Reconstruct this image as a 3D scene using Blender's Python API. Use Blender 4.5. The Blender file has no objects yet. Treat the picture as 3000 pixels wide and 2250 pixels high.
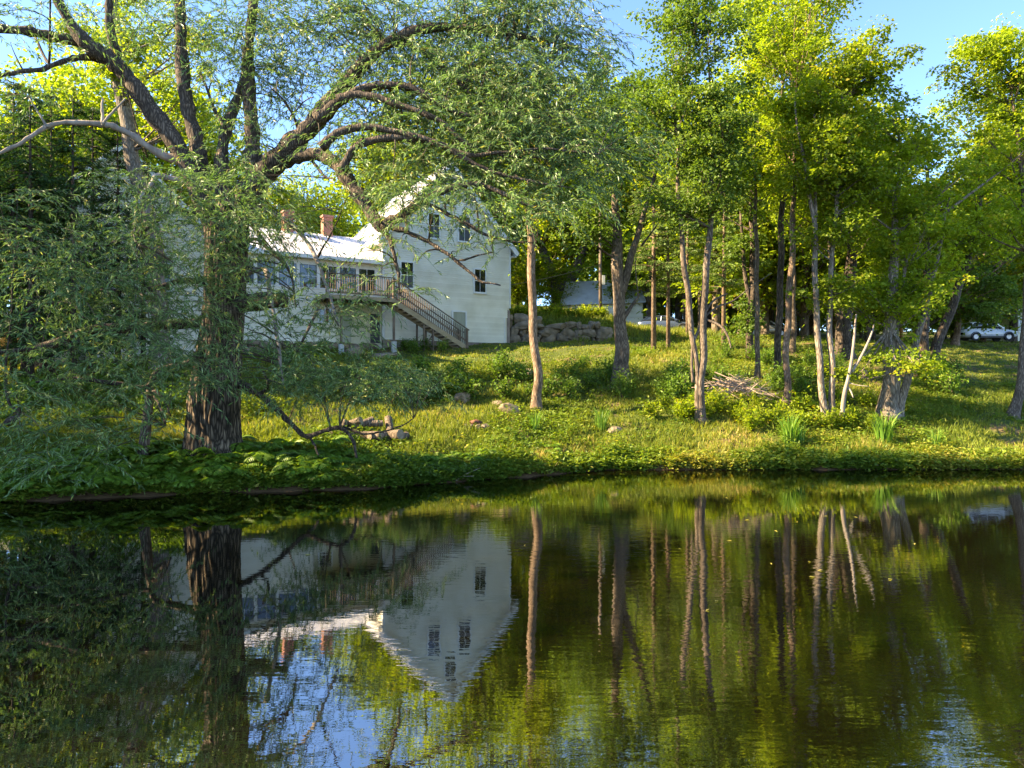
import bpy, math, random
import numpy as np
from mathutils import Vector, Matrix

# ------------------------------------------------------------------ camera, sky, sun, exposure
scene = bpy.context.scene
COL = scene.collection
F = 2082.0            # focal length in photo pixels (3000 x 2250), about 24 mm equivalent
HZ = 1125.0           # horizon row: the camera is level
CAMZ = 3.2            # metres above the pond
cam_d = bpy.data.cameras.new('camera'); cam = bpy.data.objects.new('camera', cam_d); COL.objects.link(cam)
cam.location = (0, 0, CAMZ); cam.rotation_euler = (math.radians(90), 0, 0)
cam_d.sensor_width = 36.0; cam_d.lens = 36.0 * F / 3000.0; cam_d.clip_end = 3000; cam_d.clip_start = 0.1
scene.camera = cam

SUN_EL = math.radians(33.0)
SUN_AZ = math.radians(7.0)      # angle of the sun from due left towards the camera's side
world = bpy.data.worlds.new('World'); scene.world = world; world.use_nodes = True
wt = world.node_tree; wt.nodes.clear()
sky = wt.nodes.new('ShaderNodeTexSky'); sky.sky_type = 'NISHITA'; sky.sun_disc = False
sky.sun_elevation = SUN_EL; sky.sun_rotation = math.radians(-90 - 7)
sky.air_density = 0.75; sky.dust_density = 0.1; sky.ozone_density = 4.0; sky.altitude = 200
bg = wt.nodes.new('ShaderNodeBackground'); bg.inputs['Strength'].default_value = 0.10
wo = wt.nodes.new('ShaderNodeOutputWorld')
wt.links.new(sky.outputs[0], bg.inputs[0]); wt.links.new(bg.outputs[0], wo.inputs[0])
to_sun = Vector((-math.cos(SUN_EL) * math.cos(SUN_AZ), -math.cos(SUN_EL) * math.sin(SUN_AZ), math.sin(SUN_EL)))
sl = bpy.data.lights.new('sun', 'SUN'); sl.energy = 5.0; sl.angle = math.radians(0.6); sl.color = (1.0, 0.80, 0.48)
so = bpy.data.objects.new('sun', sl); COL.objects.link(so); so.location = (-60, 5, 40)
so.rotation_euler = to_sun.to_track_quat('Z', 'Y').to_euler()
vs = scene.view_settings; vs.view_transform = 'Standard'; vs.look = 'None'; vs.exposure = 2.5; vs.gamma = 1.0
vs.use_curve_mapping = False
scene.render.film_transparent = False
scene.cycles.max_bounces = 6; scene.cycles.diffuse_bounces = 2; scene.cycles.glossy_bounces = 3
scene.cycles.transmission_bounces = 3; scene.cycles.transparent_max_bounces = 4
scene.cycles.caustics_reflective = False; scene.cycles.caustics_refractive = False
scene.cycles.use_denoising = True

rng = np.random.default_rng(11)
random.seed(5)

# ------------------------------------------------------------------ helpers
def P(px, py, d):
    """point seen at photo pixel (px, py) when it stands d metres away"""
    return np.array([(px - 1500.0) / F * d, d, CAMZ + (HZ - py) / F * d])

def nrm(a):
    a = np.asarray(a, float)
    return a / np.maximum(np.linalg.norm(a, axis=-1, keepdims=True), 1e-9)

def mesh_np(name, V, Q=None, T=None, mats=(), attr=None, smooth=False, mat_idx=None):
    me = bpy.data.meshes.new(name)
    V = np.ascontiguousarray(V, dtype=np.float32)
    nq = 0 if Q is None else len(Q); nt = 0 if T is None else len(T)
    me.vertices.add(len(V)); me.vertices.foreach_set('co', V.ravel())
    loops = []
    if nq: loops.append(np.asarray(Q, np.int32).ravel())
    if nt: loops.append(np.asarray(T, np.int32).ravel())
    lv = np.concatenate(loops)
    me.loops.add(len(lv)); me.loops.foreach_set('vertex_index', lv)
    starts = np.concatenate([np.arange(nq, dtype=np.int32) * 4, nq * 4 + np.arange(nt, dtype=np.int32) * 3])
    me.polygons.add(nq + nt)
    me.polygons.foreach_set('loop_start', starts.astype(np.int32))
    me.polygons.foreach_set('use_smooth', np.full(nq + nt, smooth, bool))
    if mat_idx is not None: me.polygons.foreach_set('material_index', np.asarray(mat_idx, np.int32))
    me.update(calc_edges=True)
    for m in mats: me.materials.append(m)
    if attr is not None:
        a = me.attributes.new('rnd', 'FLOAT', 'FACE'); a.data.foreach_set('value', np.asarray(attr, np.float32))
    return me

def put(name, me, parent=None, loc=(0, 0, 0), rot=(0, 0, 0), scale=(1, 1, 1)):
    o = bpy.data.objects.new(name, me); COL.objects.link(o)
    o.location = loc; o.rotation_euler = rot; o.scale = scale
    if parent is not None: o.parent = parent
    return o

def tag(o, label=None, cat=None, group=None, kind=None):
    if label: o['label'] = label
    if cat: o['category'] = cat
    if group: o['group'] = group
    if kind: o['kind'] = kind
    return o

def thing(name, label, cat, loc=(0, 0, 0), rotz=0.0, group=None):
    o = bpy.data.objects.new(name, None); COL.objects.link(o); o.empty_display_size = 0.3
    o.location = loc; o.rotation_euler = (0, 0, rotz)
    return tag(o, label, cat, group)

def copy_tree(o, parent=None):
    c = o.copy(); COL.objects.link(c); c.parent = parent
    for ch in list(o.children): copy_tree(ch, c)
    return c

class MB:
    """collects shapes of ONE part"""
    def __init__(s): s.V = []; s.Q = []; s.T = []; s.n = 0; s.A = []
    def add(s, V, Q=None, T=None):
        V = np.asarray(V, float)
        if Q is not None and len(Q): s.Q.append(np.asarray(Q, int) + s.n)
        if T is not None and len(T): s.T.append(np.asarray(T, int) + s.n)
        s.V.append(V); s.n += len(V)
    def box(s, x0, x1, y0, y1, z0, z1):
        V = [(x, y, z) for z in (z0, z1) for y in (y0, y1) for x in (x0, x1)]
        s.add(V, [(0, 2, 3, 1), (4, 5, 7, 6), (0, 1, 5, 4), (1, 3, 7, 5), (3, 2, 6, 7), (2, 0, 4, 6)])
        return s
    def bar(s, a, b, w, h, up=(0, 0, 1)):
        """rectangular bar from a to b, w across, h along up"""
        a = np.array(a, float); b = np.array(b, float); t = nrm(b - a)
        sd = nrm(np.cross(t, up)); u = np.cross(sd, t)
        V = [p + sd * i * w / 2 + u * j * h / 2 for p in (a, b) for j in (-1, 1) for i in (-1, 1)]
        s.add(V, [(0, 2, 3, 1), (4, 5, 7, 6), (0, 1, 5, 4), (1, 3, 7, 5), (3, 2, 6, 7), (2, 0, 4, 6)])
        return s
    def prism(s, poly, axis0, axis1, a0, a1, third):
        """extrude 2-D polygon (coords on axis0, axis1) between a0 and a1 on the third axis"""
        n = len(poly); V = np.zeros((2 * n, 3))
        for k, av in enumerate((a0, a1)):
            for i, p in enumerate(poly):
                V[k * n + i, axis0] = p[0]; V[k * n + i, axis1] = p[1]; V[k * n + i, third] = av
        Q = [(i, (i + 1) % n, n + (i + 1) % n, n + i) for i in range(n)]
        T = []
        for i in range(1, n - 1): T.append((0, i + 1, i)); T.append((n, n + i, n + i + 1))
        s.add(V, Q, T); return s
    def tube(s, pts, rad, k=6, cap=True, ridge=None):
        V, Q, T = tube(pts, rad, k, cap, ridge); s.add(V, Q, T); return s
    def mesh(s, name, mat, smooth=False):
        V = np.concatenate(s.V); Q = np.concatenate(s.Q) if s.Q else None; T = np.concatenate(s.T) if s.T else None
        return mesh_np(name, V, Q, T, [mat], smooth=smooth)
    def build(s, name, mat, parent=None, smooth=False, loc=(0, 0, 0), **k):
        return put(name, s.mesh(name, mat, smooth), parent, loc, **k)

def tube(pts, rad, k=6, cap=True, ridge=None):
    pts = np.asarray(pts, float); n = len(pts); rad = np.broadcast_to(np.asarray(rad, float), (n,))
    t = np.gradient(pts, axis=0); t = nrm(t); mt = np.abs(nrm(pts[-1] - pts[0]))
    ref = np.zeros(3); ref[int(np.argmin(mt))] = 1.0
    a = nrm(np.cross(t, ref)); b = np.cross(t, a)
    ang = np.linspace(0, 2 * math.pi, k, endpoint=False)
    R = rad[:, None] * np.ones(k)
    if ridge is not None: R = ridge(R, ang)
    V = pts[:, None, :] + R[:, :, None] * (np.cos(ang)[None, :, None] * a[:, None, :] + np.sin(ang)[None, :, None] * b[:, None, :])
    V = V.reshape(-1, 3)
    i = np.arange(n - 1)[:, None] * k; j = np.arange(k)[None, :]; j2 = (j + 1) % k
    Q = np.stack([i + j, i + j2, i + k + j2, i + k + j], -1).reshape(-1, 4)
    T = np.zeros((0, 3), int)
    if cap:
        V = np.concatenate([V, pts[:1], pts[-1:]]); c0, c1 = n * k, n * k + 1; jj = np.arange(k); j2 = (jj + 1) % k
        T = np.concatenate([np.stack([np.full(k, c0), j2, jj], -1), np.stack([np.full(k, c1), (n - 1) * k + jj, (n - 1) * k + j2], -1)])
    return V, Q, T

def spline(pts, m=6):
    """Catmull-Rom through rows of pts (any number of columns)"""
    p = np.asarray(pts, float); n = len(p)
    if n < 3: 
        tt = np.linspace(0, 1, m + 1)[:, None]; return p[0] * (1 - tt) + p[-1] * tt
    e = np.concatenate([[2 * p[0] - p[1]], p, [2 * p[-1] - p[-2]]]); out = []
    for i in range(n - 1):
        a, b, c, d = e[i:i + 4]
        for t in np.linspace(0, 1, m, endpoint=False):
            out.append(0.5 * ((2 * b) + (-a + c) * t + (2 * a - 5 * b + 4 * c - d) * t * t + (-a + 3 * b - 3 * c + d) * t ** 3))
    out.append(p[-1]); return np.array(out)

def leaf_arrays(C, D, N, L, W):
    """one folded kite per leaf: base, side, tip, side"""
    D = nrm(D); S = nrm(np.cross(D, N)); U = np.cross(S, D); L = L[:, None]; W = W[:, None]
    V = np.stack([C, C + D * L * 0.42 + S * W * 0.5 + U * W * 0.12, C + D * L - U * L * 0.10, C + D * L * 0.42 - S * W * 0.5 + U * W * 0.12], 1)
    Q = np.arange(len(C) * 4).reshape(-1, 4)
    return V.reshape(-1, 3), Q

# ------------------------------------------------------------------ materials
def new_mat(name):
    m = bpy.data.materials.new(name); m.use_nodes = True
    nt = m.node_tree; b = nt.nodes['Principled BSDF']
    return m, nt, b
def N(nt, t, **kw):
    n = nt.nodes.new(t)
    for k, v in kw.items(): setattr(n, k, v)
    return n
def ramp(nt, stops):
    r = N(nt, 'ShaderNodeValToRGB'); e = r.color_ramp.elements
    while len(e) < len(stops): e.new(0.5)
    for q, (p, c) in zip(e, stops): q.position = p; q.color = (*c, 1)
    return r
def coords(nt, scale=(1, 1, 1), kind='Object'):
    tc = N(nt, 'ShaderNodeTexCoord'); mp = N(nt, 'ShaderNodeMapping'); mp.inputs['Scale'].default_value = scale
    nt.links.new(tc.outputs[kind], mp.inputs[0]); return mp.outputs[0]

def rough_mat(name, stops, scale=4.0, stretch=(1, 1, 1), rough=0.85, bump=0.3, bscale=None, detail=6, dist=0.0, spec=0.25, bdist=0.03):
    m, nt, b = new_mat(name); v = coords(nt, stretch)
    n1 = N(nt, 'ShaderNodeTexNoise'); n1.inputs['Scale'].default_value = scale; n1.inputs['Detail'].default_value = detail; n1.inputs['Distortion'].default_value = dist
    nt.links.new(v, n1.inputs['Vector']); r = ramp(nt, stops); nt.links.new(n1.outputs[0], r.inputs[0])
    nt.links.new(r.outputs[0], b.inputs['Base Color']); b.inputs['Roughness'].default_value = rough
    b.inputs['Specular IOR Level'].default_value = spec
    if bump:
        n2 = N(nt, 'ShaderNodeTexNoise'); n2.inputs['Scale'].default_value = bscale or scale * 3; n2.inputs['Detail'].default_value = 8
        nt.links.new(v, n2.inputs['Vector']); bp = N(nt, 'ShaderNodeBump'); bp.inputs['Strength'].default_value = bump; bp.inputs['Distance'].default_value = bdist
        nt.links.new(n2.outputs[0], bp.inputs['Height']); nt.links.new(bp.outputs[0], b.inputs['Normal'])
    return m

def bark_mat(name, dark, light, scale=6.0, bump=0.8):
    m, nt, b = new_mat(name); v = coords(nt, (1, 1, 0.18))
    vo = N(nt, 'ShaderNodeTexVoronoi', feature='DISTANCE_TO_EDGE'); vo.inputs['Scale'].default_value = scale * 2.2
    n1 = N(nt, 'ShaderNodeTexNoise'); n1.inputs['Scale'].default_value = scale; n1.inputs['Detail'].default_value = 8
    ad = N(nt, 'ShaderNodeVectorMath', operation='ADD'); sc = N(nt, 'ShaderNodeVectorMath', operation='SCALE'); sc.inputs['Scale'].default_value = 0.12
    nt.links.new(v, n1.inputs['Vector']); nt.links.new(n1.outputs['Color'], sc.inputs[0]); nt.links.new(v, ad.inputs[0]); nt.links.new(sc.outputs[0], ad.inputs[1])
    nt.links.new(ad.outputs[0], vo.inputs['Vector'])
    mm = N(nt, 'ShaderNodeMath', operation='MULTIPLY'); mm.inputs[1].default_value = 2.2; nt.links.new(vo.outputs['Distance'], mm.inputs[0])
    mx = N(nt, 'ShaderNodeMath', operation='MULTIPLY'); nt.links.new(mm.outputs[0], mx.inputs[0]); nt.links.new(n1.outputs[0], mx.inputs[1])
    r = ramp(nt, [(0.05, dark), (0.5, light), (0.9, tuple(min(1, c * 1.25) for c in light))]); nt.links.new(mx.outputs[0], r.inputs[0])
    nb = N(nt, 'ShaderNodeTexNoise'); nb.inputs['Scale'].default_value = 1.3
    nt.links.new(coords(nt), nb.inputs['Vector']); hs = N(nt, 'ShaderNodeHueSaturation')
    mr = N(nt, 'ShaderNodeMapRange'); mr.inputs[1].default_value = 0.3; mr.inputs[2].default_value = 0.7; mr.inputs[3].default_value = 0.65; mr.inputs[4].default_value = 1.35
    nt.links.new(nb.outputs[0], mr.inputs[0]); nt.links.new(mr.outputs[0], hs.inputs['Value']); nt.links.new(r.outputs[0], hs.inputs['Color'])
    nt.links.new(hs.outputs[0], b.inputs['Base Color']); b.inputs['Roughness'].default_value = 0.9; b.inputs['Specular IOR Level'].default_value = 0.2
    bp = N(nt, 'ShaderNodeBump'); bp.inputs['Strength'].default_value = bump; bp.inputs['Distance'].default_value = 0.05
    nt.links.new(mx.outputs[0], bp.inputs['Height']); nt.links.new(bp.outputs[0], b.inputs['Normal'])
    return m

def leaf_mat(name, stops, tr=(1.5, 1.35, 0.55), mixf=0.42, rough=0.5, spec=0.3, var=0.12):
    m, nt, b = new_mat(name); out = nt.nodes['Material Output']
    at = N(nt, 'ShaderNodeAttribute'); at.attribute_name = 'rnd'
    r = ramp(nt, stops); nt.links.new(at.outputs['Fac'], r.inputs[0])
    oi = N(nt, 'ShaderNodeObjectInfo'); hs = N(nt, 'ShaderNodeHueSaturation')
    mr = N(nt, 'ShaderNodeMapRange'); mr.inputs[3].default_value = 1 - var; mr.inputs[4].default_value = 1 + var
    nt.links.new(oi.outputs['Random'], mr.inputs[0]); nt.links.new(mr.outputs[0], hs.inputs['Value']); nt.links.new(r.outputs[0], hs.inputs['Color'])
    nt.links.new(hs.outputs[0], b.inputs['Base Color']); b.inputs['Roughness'].default_value = rough; b.inputs['Specular IOR Level'].default_value = spec
    tl = N(nt, 'ShaderNodeBsdfTranslucent'); mu = N(nt, 'ShaderNodeMix', data_type='RGBA', blend_type='MULTIPLY'); mu.inputs[0].default_value = 1.0
    nt.links.new(hs.outputs[0], mu.inputs[6]); mu.inputs[7].default_value = (*tr, 1); nt.links.new(mu.outputs[2], tl.inputs['Color'])
    mx = N(nt, 'ShaderNodeMixShader'); mx.inputs[0].default_value = mixf
    nt.links.new(b.outputs[0], mx.inputs[1]); nt.links.new(tl.outputs[0], mx.inputs[2]); nt.links.new(mx.outputs[0], out.inputs['Surface'])
    return m

def plain(name, c, rough=0.6, metal=0.0, spec=0.4, coat=0.0):
    m, nt, b = new_mat(name); b.inputs['Base Color'].default_value = (*c, 1); b.inputs['Roughness'].default_value = rough
    b.inputs['Metallic'].default_value = metal; b.inputs['Specular IOR Level'].default_value = spec; b.inputs['Coat Weight'].default_value = coat
    return m

M = {}
M['willow_leaf'] = leaf_mat('willow_leaf', [(0.0, (0.065, 0.12, 0.025)), (0.5, (0.13, 0.21, 0.055)), (0.86, (0.23, 0.32, 0.12)), (0.96, (0.31, 0.39, 0.17)), (1.0, (0.5, 0.38, 0.04))], tr=(1.15, 1.3, 0.7), mixf=0.38, rough=0.42, spec=0.45)
M['maple_leaf'] = leaf_mat('maple_leaf', [(0.0, (0.11, 0.165, 0.012)), (0.5, (0.20, 0.265, 0.015)), (0.95, (0.31, 0.36, 0.02)), (1.0, (0.36, 0.31, 0.03))], tr=(1.6, 1.6, 0.5), mixf=0.55)
M['dark_leaf'] = leaf_mat('dark_leaf', [(0.0, (0.065, 0.12, 0.018)), (0.6, (0.12, 0.19, 0.028)), (1.0, (0.19, 0.26, 0.045))], tr=(1.5, 1.5, 0.5), mixf=0.45)
M['hemlock_leaf'] = leaf_mat('hemlock_leaf', [(0.0, (0.03, 0.07, 0.016)), (0.6, (0.06, 0.12, 0.028)), (1.0, (0.10, 0.175, 0.035))], tr=(1.2, 1.3, 0.5), mixf=0.25)
M['pine_leaf'] = leaf_mat('pine_leaf', [(0.0, (0.07, 0.12, 0.03)), (0.6, (0.13, 0.20, 0.05)), (1.0, (0.2, 0.27, 0.09))], tr=(1.4, 1.4, 0.6), mixf=0.35)
M['fern_leaf'] = leaf_mat('fern_leaf', [(0.0, (0.08, 0.15, 0.012)), (0.6, (0.15, 0.255, 0.02)), (1.0, (0.25, 0.37, 0.04))], tr=(1.5, 1.4, 0.4), mixf=0.4)
M['shrub_leaf'] = leaf_mat('shrub_leaf', [(0.0, (0.06, 0.12, 0.014)), (0.6, (0.115, 0.20, 0.022)), (1.0, (0.20, 0.29, 0.035))], tr=(1.5, 1.45, 0.5), mixf=0.4)
M['grass'] = leaf_mat('grass', [(0.0, (0.09, 0.125, 0.014)), (0.5, (0.16, 0.20, 0.02)), (0.82, (0.27, 0.27, 0.035)), (1.0, (0.42, 0.31, 0.10))], tr=(1.4, 1.35, 0.5), mixf=0.4, rough=0.6)
M['weed_leaf'] = leaf_mat('weed_leaf', [(0.0, (0.07, 0.13, 0.012)), (0.5, (0.14, 0.215, 0.018)), (0.85, (0.24, 0.29, 0.03)), (1.0, (0.36, 0.33, 0.06))], tr=(1.5, 1.4, 0.4), mixf=0.42)
M['iris'] = leaf_mat('iris', [(0.0, (0.08, 0.17, 0.02)), (0.7, (0.14, 0.26, 0.03)), (1.0, (0.24, 0.33, 0.05))], tr=(1.4, 1.4, 0.5), mixf=0.4)
M['willow_bark'] = bark_mat('willow_bark', (0.03, 0.022, 0.015), (0.28, 0.205, 0.14), 5.0, 1.0)
M['limb_bark'] = bark_mat('limb_bark', (0.045, 0.034, 0.026), (0.21, 0.158, 0.118), 7.0, 0.8)
M['grey_bark'] = bark_mat('grey_bark', (0.09, 0.066, 0.048), (0.33, 0.255, 0.19), 8.0, 0.6)
M['tan_bark'] = bark_mat('tan_bark', (0.13, 0.085, 0.058), (0.42, 0.30, 0.205), 8.0, 0.6)
M['pale_bark'] = bark_mat('pale_bark', (0.12, 0.095, 0.072), (0.42, 0.34, 0.265), 7.0, 0.7)
M['dead_wood'] = rough_mat('dead_wood', [(0.3, (0.16, 0.125, 0.10)), (0.7, (0.38, 0.32, 0.27))], 5, (1, 1, 0.2), bump=0.5)
M['twig'] = plain('twig', (0.075, 0.055, 0.035), 0.8)
def siding_mat():
    m, nt, b = new_mat('siding'); oi = N(nt, 'ShaderNodeObjectInfo')
    r = ramp(nt, [(0.0, (0.79, 0.735, 0.585)), (0.5, (0.855, 0.80, 0.645)), (1.0, (0.88, 0.83, 0.685))]); nt.links.new(oi.outputs['Random'], r.inputs[0])
    tc = N(nt, 'ShaderNodeNewGeometry'); n1 = N(nt, 'ShaderNodeTexNoise'); n1.inputs['Scale'].default_value = 0.9; n1.inputs['Detail'].default_value = 8
    nt.links.new(tc.outputs['Position'], n1.inputs['Vector']); r2 = ramp(nt, [(0.3, (0.84, 0.83, 0.78)), (0.6, (1, 1, 1))]); nt.links.new(n1.outputs[0], r2.inputs[0])
    mu = N(nt, 'ShaderNodeMix', data_type='RGBA', blend_type='MULTIPLY'); mu.inputs[0].default_value = 1
    nt.links.new(r.outputs[0], mu.inputs[6]); nt.links.new(r2.outputs[0], mu.inputs[7]); nt.links.new(mu.outputs[2], b.inputs['Base Color'])
    b.inputs['Roughness'].default_value = 0.5; b.inputs['Specular IOR Level'].default_value = 0.3
    return m
M['siding'] = siding_mat()
M['trim'] = rough_mat('trim', [(0.3, (0.72, 0.70, 0.64)), (0.7, (0.82, 0.81, 0.77))], 3, rough=0.5, bump=0.05)
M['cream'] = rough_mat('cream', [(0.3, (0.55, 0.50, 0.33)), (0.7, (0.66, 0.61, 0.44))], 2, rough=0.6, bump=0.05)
M['metal_roof'] = rough_mat('metal_roof', [(0.25, (0.50, 0.47, 0.46)), (0.7, (0.68, 0.66, 0.66))], 1.5, (1, 1, 1), 0.38, 0.1, 8, spec=0.6)
M['glass'] = plain('glass', (0.012, 0.015, 0.017), 0.04, 0, 0.9)
M['screen'] = plain('screen', (0.06, 0.065, 0.075), 0.35, 0, 0.5)
M['foundation'] = rough_mat('foundation', [(0.3, (0.20, 0.15, 0.12)), (0.7, (0.34, 0.27, 0.22))], 3, bump=0.3)
M['old_wood'] = rough_mat('old_wood', [(0.3, (0.12, 0.085, 0.06)), (0.7, (0.235, 0.175, 0.125))], 6, (1, 1, 0.3), bump=0.3)
M['new_wood'] = rough_mat('new_wood', [(0.3, (0.30, 0.23, 0.14)), (0.7, (0.42, 0.33, 0.21))], 6, (0.4, 1, 1), bump=0.3)
M['door'] = rough_mat('door', [(0.3, (0.33, 0.34, 0.25)), (0.7, (0.42, 0.42, 0.32))], 4, (1, 1, 0.2), bump=0.2)
M['brick'] = None
M['stone'] = rough_mat('stone', [(0.25, (0.10, 0.085, 0.05)), (0.5, (0.215, 0.165, 0.11)), (0.8, (0.37, 0.285, 0.195))], 2.6, bump=0.7, bscale=7, bdist=0.05)
M['concrete'] = rough_mat('concrete', [(0.3, (0.42, 0.42, 0.38)), (0.7, (0.58, 0.58, 0.54))], 5, bump=0.2)
M['cut_wood'] = rough_mat('cut_wood', [(0.3, (0.16, 0.12, 0.085)), (0.7, (0.30, 0.235, 0.165))], 9, bump=0.2)
M['brush'] = rough_mat('brush', [(0.3, (0.26, 0.18, 0.14)), (0.7, (0.48, 0.36, 0.28))], 5, bump=0.2)
M['tyre'] = plain('tyre', (0.02, 0.02, 0.022), 0.8)
M['rim'] = plain('rim', (0.25, 0.25, 0.27), 0.3, 0.9)
M['car_glass'] = plain('car_glass', (0.015, 0.02, 0.025), 0.05, 0, 0.8)
M['car_white'] = plain('car_white', (0.62, 0.63, 0.66), 0.25, 0, 0.5, 0.8)
M['car_blue'] = plain('car_blue', (0.06, 0.08, 0.14), 0.25, 0.2, 0.5, 0.8)
M['car_silver'] = plain('car_silver', (0.45, 0.45, 0.46), 0.3, 0.3, 0.5, 0.6)
M['black_plastic'] = plain('black_plastic', (0.025, 0.025, 0.028), 0.5)
M['lamp_glass'] = plain('lamp_glass', (0.7, 0.7, 0.68), 0.1, 0, 0.8)
M['orange_wood'] = rough_mat('orange_wood', [(0.3, (0.45, 0.22, 0.07)), (0.7, (0.6, 0.32, 0.12))], 6, (1, 1, 0.2), bump=0.1)
M['ochre'] = rough_mat('ochre', [(0.3, (0.45, 0.27, 0.09)), (0.7, (0.58, 0.38, 0.15))], 2, bump=0.1)

def brick_mat():
    m, nt, b = new_mat('brick'); v = coords(nt)
    t = N(nt, 'ShaderNodeTexBrick'); t.inputs['Scale'].default_value = 4.5; t.inputs['Color1'].default_value = (0.25, 0.08, 0.05, 1); t.inputs['Color2'].default_value = (0.33, 0.12, 0.07, 1)
    t.inputs['Mortar'].default_value = (0.35, 0.3, 0.26, 1); t.inputs['Mortar Size'].default_value = 0.02
    mp = N(nt, 'ShaderNodeMapping'); mp.inputs['Rotation'].default_value = (math.radians(90), 0, 0)
    nt.links.new(v, mp.inputs[0]); nt.links.new(mp.outputs[0], t.inputs['Vector']); nt.links.new(t.outputs[0], b.inputs['Base Color']); b.inputs['Roughness'].default_value = 0.9
    return m
M['brick'] = brick_mat()

def ground_mat():
    m, nt, b = new_mat('ground'); v = coords(nt)
    n1 = N(nt, 'ShaderNodeTexNoise'); n1.inputs['Scale'].default_value = 0.55; n1.inputs['Detail'].default_value = 7
    n2 = N(nt, 'ShaderNodeTexNoise'); n2.inputs['Scale'].default_value = 6.0; n2.inputs['Detail'].default_value = 8
    nt.links.new(v, n1.inputs['Vector']); nt.links.new(v, n2.inputs['Vector'])
    r1 = ramp(nt, [(0.36, (0.075, 0.105, 0.022)), (0.52, (0.105, 0.125, 0.03)), (0.62, (0.17, 0.125, 0.06)), (0.75, (0.24, 0.17, 0.09))])
    r2 = ramp(nt, [(0.3, (0.45, 0.45, 0.45)), (0.7, (1.25, 1.2, 1.1))])
    nt.links.new(n1.outputs[0], r1.inputs[0]); nt.links.new(n2.outputs[0], r2.inputs[0])
    mu = N(nt, 'ShaderNodeMix', data_type='RGBA', blend_type='MULTIPLY'); mu.inputs[0].default_value = 1
    nt.links.new(r1.outputs[0], mu.inputs[6]); nt.links.new(r2.outputs[0], mu.inputs[7])
    # wet brown mud close to the water line (by height above the pond)
    sx = N(nt, 'ShaderNodeSeparateXYZ'); nt.links.new(v, sx.inputs[0])
    mr = N(nt, 'ShaderNodeMapRange'); mr.inputs[1].default_value = 0.12; mr.inputs[2].default_value = 0.45; nt.links.new(sx.outputs[2], mr.inputs[0])
    mx = N(nt, 'ShaderNodeMix', data_type='RGBA'); nt.links.new(mr.outputs[0], mx.inputs[0]); mx.inputs[6].default_value = (0.10, 0.056, 0.024, 1)
    nt.links.new(mu.outputs[2], mx.inputs[7]); nt.links.new(mx.outputs[2], b.inputs['Base Color'])
    b.inputs['Roughness'].default_value = 0.95; b.inputs['Specular IOR Level'].default_value = 0.15
    bp = N(nt, 'ShaderNodeBump'); bp.inputs['Strength'].default_value = 0.6; bp.inputs['Distance'].default_value = 0.08
    nt.links.new(n2.outputs[0], bp.inputs['Height']); nt.links.new(bp.outputs[0], b.inputs['Normal'])
    return m
M['ground'] = ground_mat()

def water_mat():
    m, nt, b = new_mat('water')
    b.inputs['Base Color'].default_value = (0.004, 0.0032, 0.0012, 1); b.inputs['Roughness'].default_value = 0.0
    b.inputs['IOR'].default_value = 4.6; b.inputs['Specular IOR Level'].default_value = 0.5
    v1 = coords(nt, (1.0, 3.2, 1.0)); n1 = N(nt, 'ShaderNodeTexNoise'); n1.inputs['Scale'].default_value = 2.3; n1.inputs['Detail'].default_value = 3; n1.inputs['Roughness'].default_value = 0.5
    v2 = coords(nt, (0.05, 0.11, 1.0)); n2 = N(nt, 'ShaderNodeTexNoise'); n2.inputs['Scale'].default_value = 1.0; n2.inputs['Detail'].default_value = 2
    nt.links.new(v1, n1.inputs['Vector']); nt.links.new(v2, n2.inputs['Vector'])
    r = ramp(nt, [(0.38, (0.10, 0.10, 0.10)), (0.62, (1, 1, 1))]); nt.links.new(n2.outputs[0], r.inputs[0])
    # the breeze reaches the open right part of the pond, the left lies in the lee of the trees
    tc = N(nt, 'ShaderNodeTexCoord'); sx = N(nt, 'ShaderNodeSeparateXYZ'); nt.links.new(tc.outputs['Object'], sx.inputs[0])
    mr = N(nt, 'ShaderNodeMapRange'); mr.inputs[1].default_value = -7.0; mr.inputs[2].default_value = 2.0; mr.inputs[3].default_value = 0.18; mr.inputs[4].default_value = 1.0
    nt.links.new(sx.outputs[0], mr.inputs[0])
    a = N(nt, 'ShaderNodeMath', operation='MULTIPLY'); nt.links.new(r.outputs[0], a.inputs[0]); nt.links.new(mr.outputs[0], a.inputs[1])
    a2 = N(nt, 'ShaderNodeMath', operation='MULTIPLY'); nt.links.new(a.outputs[0], a2.inputs[0]); nt.links.new(n1.outputs[0], a2.inputs[1])
    bp = N(nt, 'ShaderNodeBump'); bp.inputs['Strength'].default_value = 0.5; bp.inputs['Distance'].default_value = 0.0065
    nt.links.new(a2.outputs[0], bp.inputs['Height']); nt.links.new(bp.outputs[0], b.inputs['Normal'])
    return m
M['water'] = water_mat()

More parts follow.
